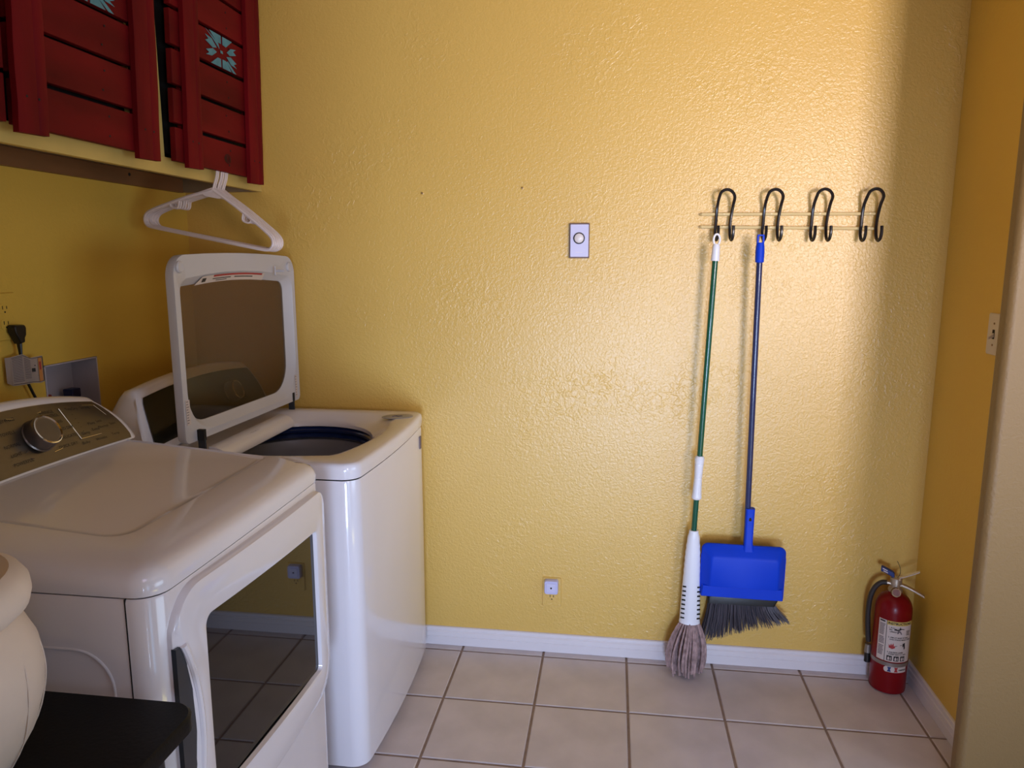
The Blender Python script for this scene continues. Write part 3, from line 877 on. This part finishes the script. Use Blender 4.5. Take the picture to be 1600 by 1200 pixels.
tag(part('paper_tag', bm, [M_lab, M_greyink, M_orange, M_ink, M_redink], cord), label='white printed warning tag with an orange band, wrapped round the cord')

# washer outlet box
ob = root('washer_outlet_box', (XL, (by0 + by1) / 2, bz0), 'grey-white recessed washer outlet box in the left wall behind the dryer', 'outlet box')
bm = new()
t_ = .004; xi = XL - .088
box(bm, xi, xi + t_, by0 + .001, by1 - .001, bz0 + .001, bz1 - .001)
box(bm, xi, XL + .002, by0 + .001, by0 + .001 + t_, bz0 + .001, bz1 - .001); box(bm, xi, XL + .002, by1 - .001 - t_, by1 - .001, bz0 + .001, bz1 - .001)
box(bm, xi, XL + .002, by0 + .001, by1 - .001, bz1 - .001 - t_, bz1 - .001); box(bm, xi, XL + .002, by0 + .001, by1 - .001, bz0 + .001, bz0 + .001 + t_)
part('box_shell', bm, M_boxw, ob, bevel=.001)
for y, mm, nm in ((-.560, M_valve, 'navy blue valve handle'), (-.676, M_valver, 'red valve handle')):
    bm = new(); tube(bm, [(XL - .05, y, bz0 + .005), (XL - .05, y, bz0 + .094)], .011, 12)
    v_ = part('valve', bm, M_brass, ob, smooth=True)
    bm = new(); box(bm, XL - .062, XL - .030, y - .018, y + .018, bz0 + .094, bz0 + .122)
    tag(part('valve_handle', bm, mm, v_, bevel=.003), label=nm)

# ------------------------------------------------------------------ back wall: screws, timer dial, outlet with night light
fb = lambda x, z: (lambda u, v, d: (x + u, YB - d, z + v))
for x, z, l in ((-.131, 1.686, 'small brass screw left in the yellow wall, left of the pair'), (.221, 1.700, 'small brass screw left in the yellow wall, right of the pair')):
    e = root('wall_screw', (x, YB, z), l, 'screw', 'two leftover screws on the back wall')
    bm = new(); lathe(bm, [(.0065, YB - .0002), (.0065, YB - .0015), (.004, YB - .003)], x, z, 12, 'y'); part('anchor', bm, M_wall, e, smooth=True)
    bm = new(); lathe(bm, [(.0035, YB - .0029), (.0035, YB - .005), (.0015, YB - .0055)], x, z, 10, 'y'); part('screw_head', bm, M_brass, e, smooth=True)
dl = root('timer_switch', (.418, YB, 1.522), 'white wall timer switch with a round dial, in the middle of the back wall', 'timer switch')
f_ = fb(.418, 1.522)
bm = new(); pts = rr2(-.0345, .0345, -.059, .059, .003, 3)
loft(bm, [[f_(u, v, 0) for u, v in pts], [f_(u, v, .011) for u, v in pts], [f_(u * .97, v * .98, .013) for u, v in pts]])
part('edge_shade_plate', bm, M_dialf, dl)  # brown backing added to imitate the shaded gap round the cover plate
bm = new(); pts = rr2(-.0305, .0315, -.0545, .0545, .003, 3)
loft(bm, [[f_(u, v, .0125) for u, v in pts], [f_(u, v, .017) for u, v in pts], [f_(u * .97, v * .985, .0185) for u, v in pts]])
part('cover_plate', bm, M_dial, dl)
bm = new(); lathe(bm, [(.0195, YB - .018), (.0195, YB - .021), (.0165, YB - .022), (.0165, YB - .020)], .4175, 1.530, 32, 'y', False, False)
part('dial_ring', bm, M_ink, dl, smooth=True)
bm = new(); lathe(bm, [(.0163, YB - .018), (.0155, YB - .028), (.012, YB - .031), (.0005, YB - .0315)], .4175, 1.530, 32, 'y')
dk = part('dial', bm, M_plast, dl, smooth=True)
bm = new()
for i in range(12):
    a = 2 * pi * i / 12
    box(bm, .4175 + .022 * cos(a) - .0006, .4175 + .022 * cos(a) + .0006, YB - .0188, YB - .0184, 1.530 + .022 * sin(a) - .0006, 1.530 + .022 * sin(a) + .0006)
box(bm, .405, .4295, YB - .0188, YB - .0184, 1.4825, 1.4835)
part('dial_marks', bm, M_plast, dl, kind='stuff')
oc = (.336, .238)
e_o = outlet_plate('wall_outlet', fb(*oc), .070, .114, 'yellow-painted outlet low on the back wall holding a square night light', M_wall, loc=(oc[0], YB, oc[1] - .057))
nl = root('night_light', (oc[0], YB - .008, oc[1] + .02), 'square lavender-white plug-in night light with a small dark sensor, in the low outlet', 'night light')
f_ = fb(oc[0] - .001, oc[1] + .0265)
bm = new(); pts = rr2(-.0255, .0255, -.0265, .0265, .008, 5)
loft(bm, [[f_(u, v, .0072) for u, v in pts], [f_(u, v, .024) for u, v in pts], [f_(u * .93, v * .93, .028) for u, v in pts]])
part('body', bm, M_night, nl, smooth=True)
bm = new(); pts = rr2(-.0165, .0165, -.0165, .0165, .002, 3)
loft(bm, [[f_(u, v, .028) for u, v in pts], [f_(u, v, .0305) for u, v in pts]])
part('lens', bm, M_dial, nl)
bm = new(); lathe(bm, [(.0034, YB - .0304), (.0034, YB - .0312)], oc[0] - .001, oc[1] + .0265, 12, 'y')
part('sensor', bm, M_dark, nl)

# light switch on the right wall
sw = root('light_switch', (XR, -.315, 1.195), 'cream toggle light switch on the right wall beside the projecting corner', 'light switch')
f_ = lambda u, v, d: (XR - d, -.316 + u, 1.253 + v)
bm = new(); pts = rr2(-.036, .036, -.058, .058, .004, 3)
loft(bm, [[f_(u, v, 0) for u, v in pts], [f_(u, v, .004) for u, v in pts], [f_(u * .93, v * .96, .0065) for u, v in pts]])
part('cover_plate', bm, M_plast2, sw, smooth=True)
bm = new(); poly_prism(bm, rr2(-.006, .006, -.013, .013, .001, 2), f_, .0064, .0072); part('toggle_slot', bm, M_dark, sw)
bm = new(); loft(bm, [[f_(u, v - .002, .006) for u, v in rr2(-.005, .005, -.006, .006, .001, 2)], [f_(u * .8, v * .6 - .011, .020) for u, v in rr2(-.005, .005, -.006, .006, .001, 2)]])
part('toggle', bm, M_plast2, sw)
for v in (.030, -.030):
    bm = new(); poly_prism(bm, [(.003 * cos(a), v + .003 * sin(a)) for a in [2 * pi * i / 10 for i in range(10)]], f_, .0064, .0078)
    part('screw', bm, M_brass, sw)

# ------------------------------------------------------------------ hook rack
rk = root('hook_rack', (1.09, YB, 1.585), 'cream two-rail coat rack with four black double hooks on the back wall', 'coat rack')
for z0, z1 in ((1.607, 1.605), (1.566, 1.558)):
    bm = new(); tube(bm, [(.818, YB - .009, z0), (.822, YB - .012, z0), (1.362, YB - .012, z1), (1.367, YB - .009, z1)], [.0036, .0054, .0054, .0036], 8)
    rl = part('rail', bm, M_rail, rk, smooth=True)
hooks_x = (.893, 1.044, 1.196, 1.350)
def dhook(lean_=0):
    bm = new()
    hw = .024
    pts = []
    # left J tip -> bottom -> up the leg -> over the arch (standing out from the wall) -> down -> right J
    def J(s):
        return [(s * hw + .003, -.052, 1.568), (s * hw + .003, -.054, 1.548), (s * hw + .002, -.050, 1.530), (s * hw + .000, -.038, 1.522), (s * hw - .002, -.026, 1.530),
                (s * hw - .003, -.020, 1.548)]
    L = J(-1)
    arch = [(-hw - .001, -.018, 1.575), (-hw, -.018, 1.607), (-hw + .001, -.024, 1.635), (-hw + .003, -.042, 1.658), (-.016, -.054, 1.675), (0, -.058, 1.682),
            (.017, -.054, 1.676), (hw + .004, -.044, 1.660), (hw + .003, -.026, 1.637), (hw - .0, -.018, 1.607), (hw - .003, -.018, 1.575)]
    pts = L + arch + J(1)[::-1]
    pts = [(x, y, z) for x, y, z in pts]
    tube(bm, smoothpath(pts, 4), .0050, 8)
    return bm
hk0 = None
for i, x in enumerate(hooks_x):
    if hk0 is None:
        hk0 = part('hook', dhook(), M_iron, rk, smooth=True); o = hk0
        hk0.matrix_parent_inverse = Matrix.Identity(4)
    else:
        o = hk0.copy(); C.objects.link(o)
    o.location = (x - 1.09, 0, -1.585 + (0, -.001, -.002, -.003)[i])
    for z in (1.607 - .0005 * i, 1.566 - .002 * i):
        bm = new(); lathe(bm, [(.0055, YB - .0005), (.0055, YB - .012), (.003, YB - .018)], x - .0, z, 10, 'y')
        part('rail_mount', bm, M_rail, rk, smooth=True)

# ------------------------------------------------------------------ mop
mop = root('string_mop', (.835, -.02, 0), 'green-handled string mop with a white wringer cone, hanging from the leftmost hook', 'mop')
A = Vector((.864, -.044, 1.52)); B = Vector((.8335, -.030, .53))
def al(t): return A.lerp(B, t)
def seg(t0, t1, r0, r1, m, nm, k=1, n=16):
    bm = new(); tube(bm, [al(t0 + (t1 - t0) * i / k) for i in range(k + 1)], [r0 + (r1 - r0) * i / k for i in range(k + 1)], n)
    return part(nm, bm, m, mop, smooth=True)
dirv = (B - A).normalized()
seg(.058, .735, .0095, .0095, M_green, 'handle'); seg(.87, 1.02, .0095, .0095, M_green, 'handle')
# white cap with hanging eye
bm = new()
tube(bm, [al(.012), al(.020), al(.032), al(.066)], [.0095, .0122, .0125, .0140], 16)
cp = part('hanging_cap', bm, M_wplast, mop, smooth=True)
bm = new(); c = al(-.002)
tube(bm, [c + Vector((.010 * cos(a), 0, .018 * sin(a))) for a in [R(-60 + 300 * i / 12) for i in range(13)]], .0035, 6)
part('eye', bm, M_wplast, mop, smooth=True)
bm = new()
tt = [.728, .736, .755, .806, .860, .878, .884]; rr_ = [.012, .0165, .0150, .0130, .0148, .0172, .013]
pp = []; rd = []
for i in range(45):
    t = .728 + .156 * i / 44
    k = 0
    while k < 5 and t > tt[k + 1]: k += 1
    r = rr_[k] + (rr_[k + 1] - rr_[k]) * (t - tt[k]) / (tt[k + 1] - tt[k])
    pp.append(al(t)); rd.append(r + .0009 * (1 if i % 2 else -.4))
tube(bm, pp, rd, 18)
part('hand_grip', bm, M_wplast, mop, smooth=True)
# wringer cone
z1, z0 = .532, .192
conex = lambda t: .0185 + .0040 * min(1, t * 4) + .0125 * min(1, t * 1.1)
n = 28; rings = []
for i in range(31):
    t = i / 30; z = z1 + (z0 - z1) * t
    c = Vector((.8335 - .002 * t, -.030, z))
    rx = conex(t); ry = .0165 + .011 * t
    if t < .05: rx *= .86; ry *= .86
    if t > .97: rx += .002; ry += .002
    w_ = .0008 * (1 if i % 2 else -1) if .12 < t < .5 else 0
    rings.append([(c.x + (rx + w_) * cos(2 * pi * k / n), c.y + (ry + w_) * sin(2 * pi * k / n), z) for k in range(n)])
bm = new(); loft(bm, rings)
cone = part('wringer_cone', bm, M_wplast, mop, smooth=True)
bm = new()
for k in range(8):
    z = .330 - k * .0165
    t = (z1 - z) / (z1 - z0); rx = conex(t); ry = .0165 + .011 * t
    for s in (-1, 1):
        a0 = -90 + s * 38; a1 = -90 + s * 66
        pts = []
        for i in range(5):
            a = R(a0 + (a1 - a0) * i / 4); pts.append((.8325 + (rx + .0003) * cos(a), -.030 + (ry + .0003) * sin(a), z + .002 * i * (s > 0) * 0 - .0008 * i))
        tube(bm, pts, .0030, 6)
part('slots', bm, M_dark, cone, kind='stuff')
# strands
bm = new()
for i in range(86):
    a = rnd.uniform(0, 2 * pi); q = rnd.random() ** .5
    sx0, sy0 = .8335 + q * .028 * cos(a), -.030 + q * .020 * sin(a)
    ex, ey = .822 + q * .066 * cos(a) + rnd.uniform(-.006, .006), -.052 + q * .045 * sin(a) + rnd.uniform(-.004, .004)
    ey = min(ey, .018)
    zb = rnd.uniform(.004, .032); top = .205
    mx, my = sx0 + (ex - sx0) * .55 + .012 * cos(a), sy0 + (ey - sy0) * .6 + .006 * sin(a)
    my = min(my, .026)
    P = smoothpath([(sx0, sy0, top), (mx, my, .135), (ex + .006 * cos(a), min(.026, ey + .004), .07), (ex, ey, zb)], 8)
    tw = rnd.uniform(0, 6)
    tube(bm, P, [.0038 + .0007 * sin(k * 2.1 + tw) for k in range(len(P))], 6, sx=1.05, sy=.9)
o = part('strands', bm, M_strand, mop, smooth=True, kind='stuff')

# ------------------------------------------------------------------ broom and dustpan (clipped together: two things)
br = root('broom', (1.01, -.02, .12), 'broom with a navy handle and dark grey angled bristles, hanging from the second hook', 'broom')
A2 = Vector((1.0005, -.044, 1.52)); B2 = Vector((1.014, -.020, .34))
al2 = lambda t: A2.lerp(B2, t)
bm = new(); tube(bm, [al2(.05), al2(1)], .0098, 16); part('handle', bm, M_navyh, br, smooth=True)
bm = new(); tube(bm, [al2(.006), al2(.018), al2(.030), al2(.058), al2(.060)], [.0115, .0135, .0142, .0138, .011], 16)
part('hanging_cap', bm, M_blue, br, smooth=True)
bm = new()
for s in (-1, 1): box(bm, A2.x + s * .0085 - .003, A2.x + s * .0085 + .003, A2.y - .006, A2.y + .006, 1.51, 1.534)
box(bm, A2.x - .0105, A2.x + .0105, A2.y - .006, A2.y + .006, 1.533, 1.538)
part('eye', bm, M_blue, br, bevel=.001)
bm = new()
loft(bm, [[(1.018 + u, -.006 + v, .335) for u, v in rr2(-.02, .02, -.014, .014, .008, 3)], [(1.012 + u, -.006 + v, .305) for u, v in rr2(-.10, .10, -.016, .016, .008, 3)],
          [(1.012 + u, -.006 + v, .285 ) for u, v in rr2(-.120, .120, -.018, .018, .008, 3)], [(1.010 + u, -.006 + v, .262 ) for u, v in rr2(-.118, .112, -.018, .018, .008, 3)]])
part('bristle_block', bm, M_black, br, smooth=True)
bm = new()
for i in range(620):
    u = rnd.uniform(0, 1); row = rnd.uniform(-1, 1)
    x0 = .897 + u * .226; y0 = -.006 + row * .014
    x1 = x0 + (u - .30) * .075 + rnd.uniform(-.004, .004) - .006; y1 = y0 - .014 + row * .016 + rnd.uniform(-.003, .003)
    zb = .117 + .098 * u ** .85 + rnd.uniform(-.004, .008)
    y1 = min(y1, .036)
    tube(bm, smoothpath([(x0, y0, .265), ((x0 * 2 + x1) / 3, (y0 * 2 + y1) / 3, .265 + (zb - .265) * .45), (x1, y1, zb)], 2), [.0014, .0014, .0013, .0012, .0008], 3)
part('bristles', bm, M_brist, br, kind='stuff')

dp = root('dustpan', (1.0, -.05, .295), 'bright blue plastic dustpan clipped on the broom, open edge down', 'dustpan')
def pan(u, v, y):      # u across (about 1.0), v up, rotated a touch like the hanging broom
    a = R(-.7); x = u * cos(a) - v * sin(a); z = u * sin(a) + v * cos(a)
    x2 = 1.0015 + x; return (x2, y, .300 + z)
# shell: outer outline rings from the back plate to the front face
def pr_(w_, h0, h1, r, y, dx=0):
    return [pan(u + dx, v, y) for u, v in rr2(-w_, w_, h0, h1, [.004, r, r, .004], 6, 2)]
bm = new()
loft(bm, [pr_(.141, .000, .188, .022, -.030), pr_(.141, .000, .190, .024, -.036), pr_(.138, .002, .189, .026, -.042), pr_(.128, .043, .178, .020, -.050), pr_(.116, .046, .160, .016, -.072), pr_(.108, .048, .150, .012, -.076)])
part('pan', bm, M_blue, dp, smooth=True)
bm = new()
loft(bm, [[pan(u, v, -.040) for u, v in ((-.139, .001), (.139, .001), (.136, .044), (-.136, .044))], [pan(u, v, -.052) for u, v in ((-.138, .0005), (.138, .0005), (.134, .042), (-.134, .042))],
          [pan(u, v, -.056) for u, v in ((-.136, .002), (.136, .002), (.132, .040), (-.132, .040))]])
part('lip', bm, M_blue, dp, bevel=.002)
for s in (-1, 1):
    bm = new(); tube(bm, [pan(s * .1395, .002, -.036), pan(s * .1395, .15, -.036)], .003, 8)
    part('side_rim', bm, M_blue, dp, smooth=True)
bm = new()
def sock(w_, v, y0, y1): return [pan(u + .013, v, (y0 + y1) / 2 + q * (y1 - y0) / .028) for u, q in rr2(-w_, w_, -.014, .014, .008, 5)]
loft(bm, [sock(.021, .130, -.030, -.066), sock(.020, .165, -.026, -.060), sock(.016, .185, -.022, -.052), sock(.0145, .20, -.018, -.046), sock(.0150, .312, -.014, -.042), sock(.0155, .320, -.014, -.042)])
skt = part('socket', bm, M_blue, dp, smooth=True)
bm = new(); poly_prism(bm, [(.013 + .0045 * cos(a), .282 + .009 * sin(a)) for a in [2 * pi * i / 16 for i in range(16)]], lambda u, v, d: pan(u, v, d), -.0405, -.0432)
part('hang_hole', bm, M_dark, dp)

# ------------------------------------------------------------------ fire extinguisher
EX, EY = 1.508, -.030
ext = root('fire_extinguisher', (EX, EY, 0), 'red fire extinguisher with black hose standing on the floor in the right corner', 'fire extinguisher')
ER = .0575
bm = new(); lathe(bm, [(.050, 0), (.0565, .004), (ER, .012), (ER, .288), (.0565, .303), (.052, .318), (.044, .331), (.032, .340), (.022, .344), (.019, .352), (.019, .362)], EX, EY, 48)
part('cylinder', bm, M_extr, ext, smooth=True)
caang = math.atan2(-2.543 - EY, .5386 - EX)      # towards the camera's side of the room
def cyl(a_deg, z, r=ER): 
    a = caang + R(a_deg); return (EX + r * cos(a), EY + r * sin(a), z)
def cpatch(bm, a0, a1, z0, z1, r, mi=0, n=16, sl=0):
    a = [bm.verts.new(cyl(a0 + (a1 - a0) * i / n, z0, r)) for i in range(n + 1)]
    b = [bm.verts.new(cyl(a0 + (a1 - a0) * i / n, z1, r)) for i in range(n + 1)]
    for i in range(n): bm.faces.new((a[i], a[i + 1], b[i + 1], b[i])).material_index = mi
LR = ER + .0006
bm = new()
cpatch(bm, -42, 75, .121, .266, LR, 0, 24)
cpatch(bm, -14, 75, .252, .266, LR + .0004, 1, 18)
cpatch(bm, -15.5, -14, .121, .266, LR + .0005, 2, 2)
for k in range(22):
    if k in (8, 14): continue
    cpatch(bm, -38, -19 - rnd.uniform(0, 4), .248 - k * .0052, .2508 - k * .0052, LR + .0004, 3, 4)
cpatch(bm, -38, -20, .258, .263, LR + .0004, 2, 4)
def ctext(s, size, a, z, mi, bold=.0, al='CENTER'):
    text_mesh(s, size, lambda u, v: cyl(a + math.degrees(u / LR), z + v, LR + .0009), bm, mi, bold, al)
ctext('INSTRUCTIONS', .0112, 27, .2585, 2, .0004)
for t, a, z in (('1. PULL', -9, .243), ('PIN', -7, .236), ('UPRIGHT', -5, .229), ('HOLD', 48, .232), ('UNIT', 48, .226), ('LEVEL', 48, .220), ('2. AIM AT BASE OF FIRE', -8, .209), ('AND STAND BACK 6 FEET', -4, .202),
                ('3. SQUEEZE LEVER', -8, .156), ('SWEEP SIDE TO SIDE', -4, .149)):
    ctext(t, .0062, a, z, 2, .00015, 'LEFT')
# pictograms
def cpoly(pts, mi, r=LR + .0008):
    bm.faces.new([bm.verts.new(cyl(a, z, r)) for a, z in pts]).material_index = mi
cpoly([(8, .236), (22, .234), (30, .240), (40, .239), (40, .241), (28, .243), (26, .250), (24, .243), (8, .240)], 2)
cpoly([(20, .234), (28, .234), (33, .222), (30, .222), (25, .230), (20, .224), (17, .224)], 3)
cpoly([(-4, .172), (6, .168), (14, .172), (15, .181), (11, .178), (9, .190), (5, .181), (2, .188), (0, .179), (-4, .184)], 4)
cpoly([(15, .178), (36, .183), (36, .1845), (15, .1795)], 2)
cpoly([(38, .188), (46, .192), (48, .172), (44, .166), (42, .180), (38, .176)], 2)
for k in range(3):
    a = -8 + k * 21
    cpatch(bm, a, a + 16, .125, .143, LR + .0005, 2, 5)
    cpoly([(a + 3, .128), (a + 8, .127), (a + 9, .135), (a + 6, .140), (a + 3, .136)], 0, LR + .0010)
    cpoly([(a + 11, .128), (a + 13, .128), (a + 13, .139), (a + 11, .137)], 0, LR + .0010)
tag(part('instruction_label', bm, [M_lab, M_laby, M_ink, M_greyink, M_redink], ext), label='white instruction label with a yellow heading and black pictograms')
bm = new()
cpatch(bm, -8, 62, .083, .103, LR, 0, 16)
bm.faces.new([bm.verts.new(cyl(-8, .083, LR)), bm.verts.new(cyl(-8, .103, LR)), bm.verts.new(cyl(-13, .098, LR)), bm.verts.new(cyl(-14, .092, LR)), bm.verts.new(cyl(-12, .086, LR))])
for c0, mi in ((3, 1), (24, 2)):
    for s in (-1, 1):
        bm.faces.new([bm.verts.new(cyl(c0 + a, z, LR + .0006)) for a, z in ((-6, .0935 + s * .0085), (6, .0935 + s * .0085), (3, .0935), (-3, .0935))]).material_index = mi
ctext('AMEREX', .0075, 46, .0925, 3, .0002)
tag(part('brand_band', bm, [M_lab, M_blueink, M_redink, M_ink], ext), label='white oval label with blue and red emblem and black lettering')
bm = new(); loft(bm, [[(EX + r * cos(2 * pi * i / 48), EY + r * sin(2 * pi * i / 48), z) for i in range(48)] for r, z in ((ER + .0002, .103), (ER + .0016, .1035), (ER + .0016, .1165), (ER + .0002, .117))], False, False)
part('strap', bm, M_strap, ext, smooth=True)
# valve, levers, gauge, hose
def ev(sx, dz_, out=0):   # sx to the camera's right, dz height, out towards the camera
    rx = Vector((-sin(caang), cos(caang), 0)); 
    if rx.x < 0: rx = -rx
    ox = Vector((cos(caang), sin(caang), 0))
    return Vector((EX, EY, 0)) + rx * sx + ox * out + Vector((0, 0, dz_))
bm = new(); lathe(bm, [(.021, .350), (.023, .356), (.021, .362), (.015, .366), (.015, .376), (.0185, .378), (.0185, .398), (.012, .402)], EX, EY, 20)
vb = part('valve_body', bm, M_alu, ext, smooth=True)
bm = new(); tube(bm, [ev(-.001, .352, .010), ev(.004, .357, .030)], .0145, 20)
gg = part('pressure_gauge', bm, M_brass, ext, smooth=True)
bm = new(); tube(bm, [ev(.004, .357, .0295), ev(.0045, .3575, .0315)], .0115, 20); part('gauge_face', bm, M_gauge, gg, smooth=True)
bm = new()      # carrying handle (lower, to the right)
loft(bm, [[tuple(ev(s, z + q, o)) for q, o in ((-.004, -.009), (-.004, .009), (.004, .009), (.004, -.009))] for s, z in ((.006, .378), (.030, .374), (.055, .365), (.084, .352), (.088, .348))])
part('carry_handle', bm, M_alu, ext, bevel=.002)
bm = new()      # squeeze lever: blue-labelled grip at the left, bright end at the right
loft(bm, [[tuple(ev(s, z + q, o)) for q, o in ((-.003, -.007), (-.003, .007), (.003, .007), (.003, -.007))] for s, z in ((-.004, .396), (.020, .405), (.046, .420), (.068, .434))])
part('squeeze_lever', bm, M_chrome, ext, bevel=.0015)
bm = new(); loft(bm, [[tuple(ev(s, z + q, o)) for q, o in ((-.009, -.008), (-.009, .010), (.009, .010), (.009, -.008))] for s, z in ((-.048, .424), (-.040, .422), (-.014, .411), (-.006, .405))])
lg = part('lever_grip', bm, M_blueink, ext, bevel=.003); lg['label'] = 'navy inspection band on the lever'
bm = new()
for s0, s1, q in ((-.043, -.028, .003), (-.040, -.026, -.004)):
    z_ = lambda s: .4225 - (s + .040) * .38
    bm.faces.new([bm.verts.new(ev(s, z_(s) + q + h, .0108)) for s, h in ((s0, -.0016), (s1, -.0016), (s1, .0022), (s0, .0022))])
part('band_print', bm, M_lab, ext, kind='stuff')
bm = new(); tube(bm, smoothpath([ev(.004, .402, .008), ev(.010, .418, .010), ev(.009, .436, .008), ev(.002, .452, .004), ev(-.002, .458, .002)], 4), .0009, 5)
part('pull_pin_tie', bm, M_dark, ext)
bm = new(); tube(bm, [ev(.010, .398, -.014), ev(.010, .398, .016)], .003, 8)
part('pull_pin', bm, M_chrome, ext, smooth=True)
bm = new(); tube(bm, [ev(-.010, .377, .004), ev(-.030, .378, .006)], .0065, 10); part('hose_fitting', bm, M_alu, ext, smooth=True)
bm = new(); hp = smoothpath([ev(-.026, .378, .006), ev(-.044, .374, .006), ev(-.062, .352, .006), ev(-.073, .315, .006), ev(-.076, .26, .004), ev(-.073, .20, .002), ev(-.068, .150, .0)], 5)
tube(bm, hp, .0085, 12); part('hose', bm, M_rubber, ext, smooth=True)
bm = new(); tube(bm, [ev(-.068, .140, 0), ev(-.068, .110, 0)], [.0095, .0115], 12); part('nozzle_clip', bm, M_strap, ext, smooth=True)
bm = new(); tube(bm, [ev(-.068, .112, 0), ev(-.067, .075, 0)], [.0095, .0105], 14); part('nozzle', bm, M_black, ext, smooth=True)

# ------------------------------------------------------------------ side table and urn
TZ = .770
tb = root('side_table', (-.55, -1.82, 0), 'black side table with rounded corners standing beside the dryer', 'table')
tx0, tx1, ty0, ty1 = -1.00, -.088, -2.06, -1.556
bm = new()
rt_ = lambda i, z: [(u, v, z) for u, v in rr2(tx0 + i, tx1 - i, ty0 + i, ty1 - i, [.04, .04, .04, .04], 8)]
loft(bm, [rt_(.004, TZ - .030), rt_(0, TZ - .026), rt_(0, TZ - .004), rt_(.003, TZ)])
part('tabletop', bm, M_table, tb, smooth=True)
for x, xs in ((tx0 + .07, 1), (tx1 - .055, -1)):
    for y, ys in ((ty0 + .06, 1), (ty1 - .045, -1)):
        bm = new(); tube(bm, [(x, y, TZ - .029), (x + xs * -.012, y - ys * .01, 0)], .0115, 12); part('leg', bm, M_black, tb, smooth=True)
for a_, b_ in (((tx1 - .055, ty0 + .06, .60), (tx1 - .055, ty1 - .045, .60)), ((tx0 + .07, ty0 + .06, .60), (tx0 + .07, ty1 - .045, .60)), ((tx0 + .07, ty1 - .045, .5), (tx1 - .055, ty1 - .045, .5))):
    bm = new(); tube(bm, [a_, b_], .008, 8); part('brace', bm, M_black, tb, smooth=True)
UX, UY = -.345, -1.795
urn = root('ceramic_urn', (UX, UY, TZ), 'chalky white ceramic urn with a thick rolled rim on the black table', 'urn')
zz = lambda h: TZ + h * .875
bm = new()
lathe(bm, [(.086, zz(0)), (.098, zz(.004)), (.110, zz(.020)), (.138, zz(.075)), (.152, zz(.130)), (.1545, zz(.170)), (.150, zz(.205)), (.138, zz(.238)), (.128, zz(.253)), (.124, zz(.262)),
           (.122, zz(.272)), (.112, zz(.270)), (.110, zz(.250)), (.130, zz(.20)), (.135, zz(.12)), (.08, zz(.015)), (.001, zz(.014))], UX, UY, 56)
part('body', bm, M_urn, urn, smooth=True)
bm = new()
loft(bm, [[(UX + r * cos(2 * pi * i / 56), UY + r * sin(2 * pi * i / 56), zz(h)) for i in range(56)] for r, h in
          ((.118, .262), (.136, .262), (.1455, .272), (.1490, .288), (.1475, .305), (.139, .320), (.126, .327), (.113, .322), (.106, .308), (.107, .28))], closed=True)
part('rim', bm, M_urn, urn, smooth=True)
bm = new()
for k in range(14):
    a = 2 * pi * k / 14 + .2
    P = [(UX + r * cos(a + s), UY + r * sin(a + s), zz(h)) for r, h, s in ((.133, .235, .05), (.1485, .205, .03), (.1545, .17, 0), (.152, .130, 0), (.139, .075, .03), (.112, .020, .05))]
    tube(bm, smoothpath(P, 3), .0011, 5)
part('fluting', bm, M_urn, urn, smooth=True, kind='stuff')
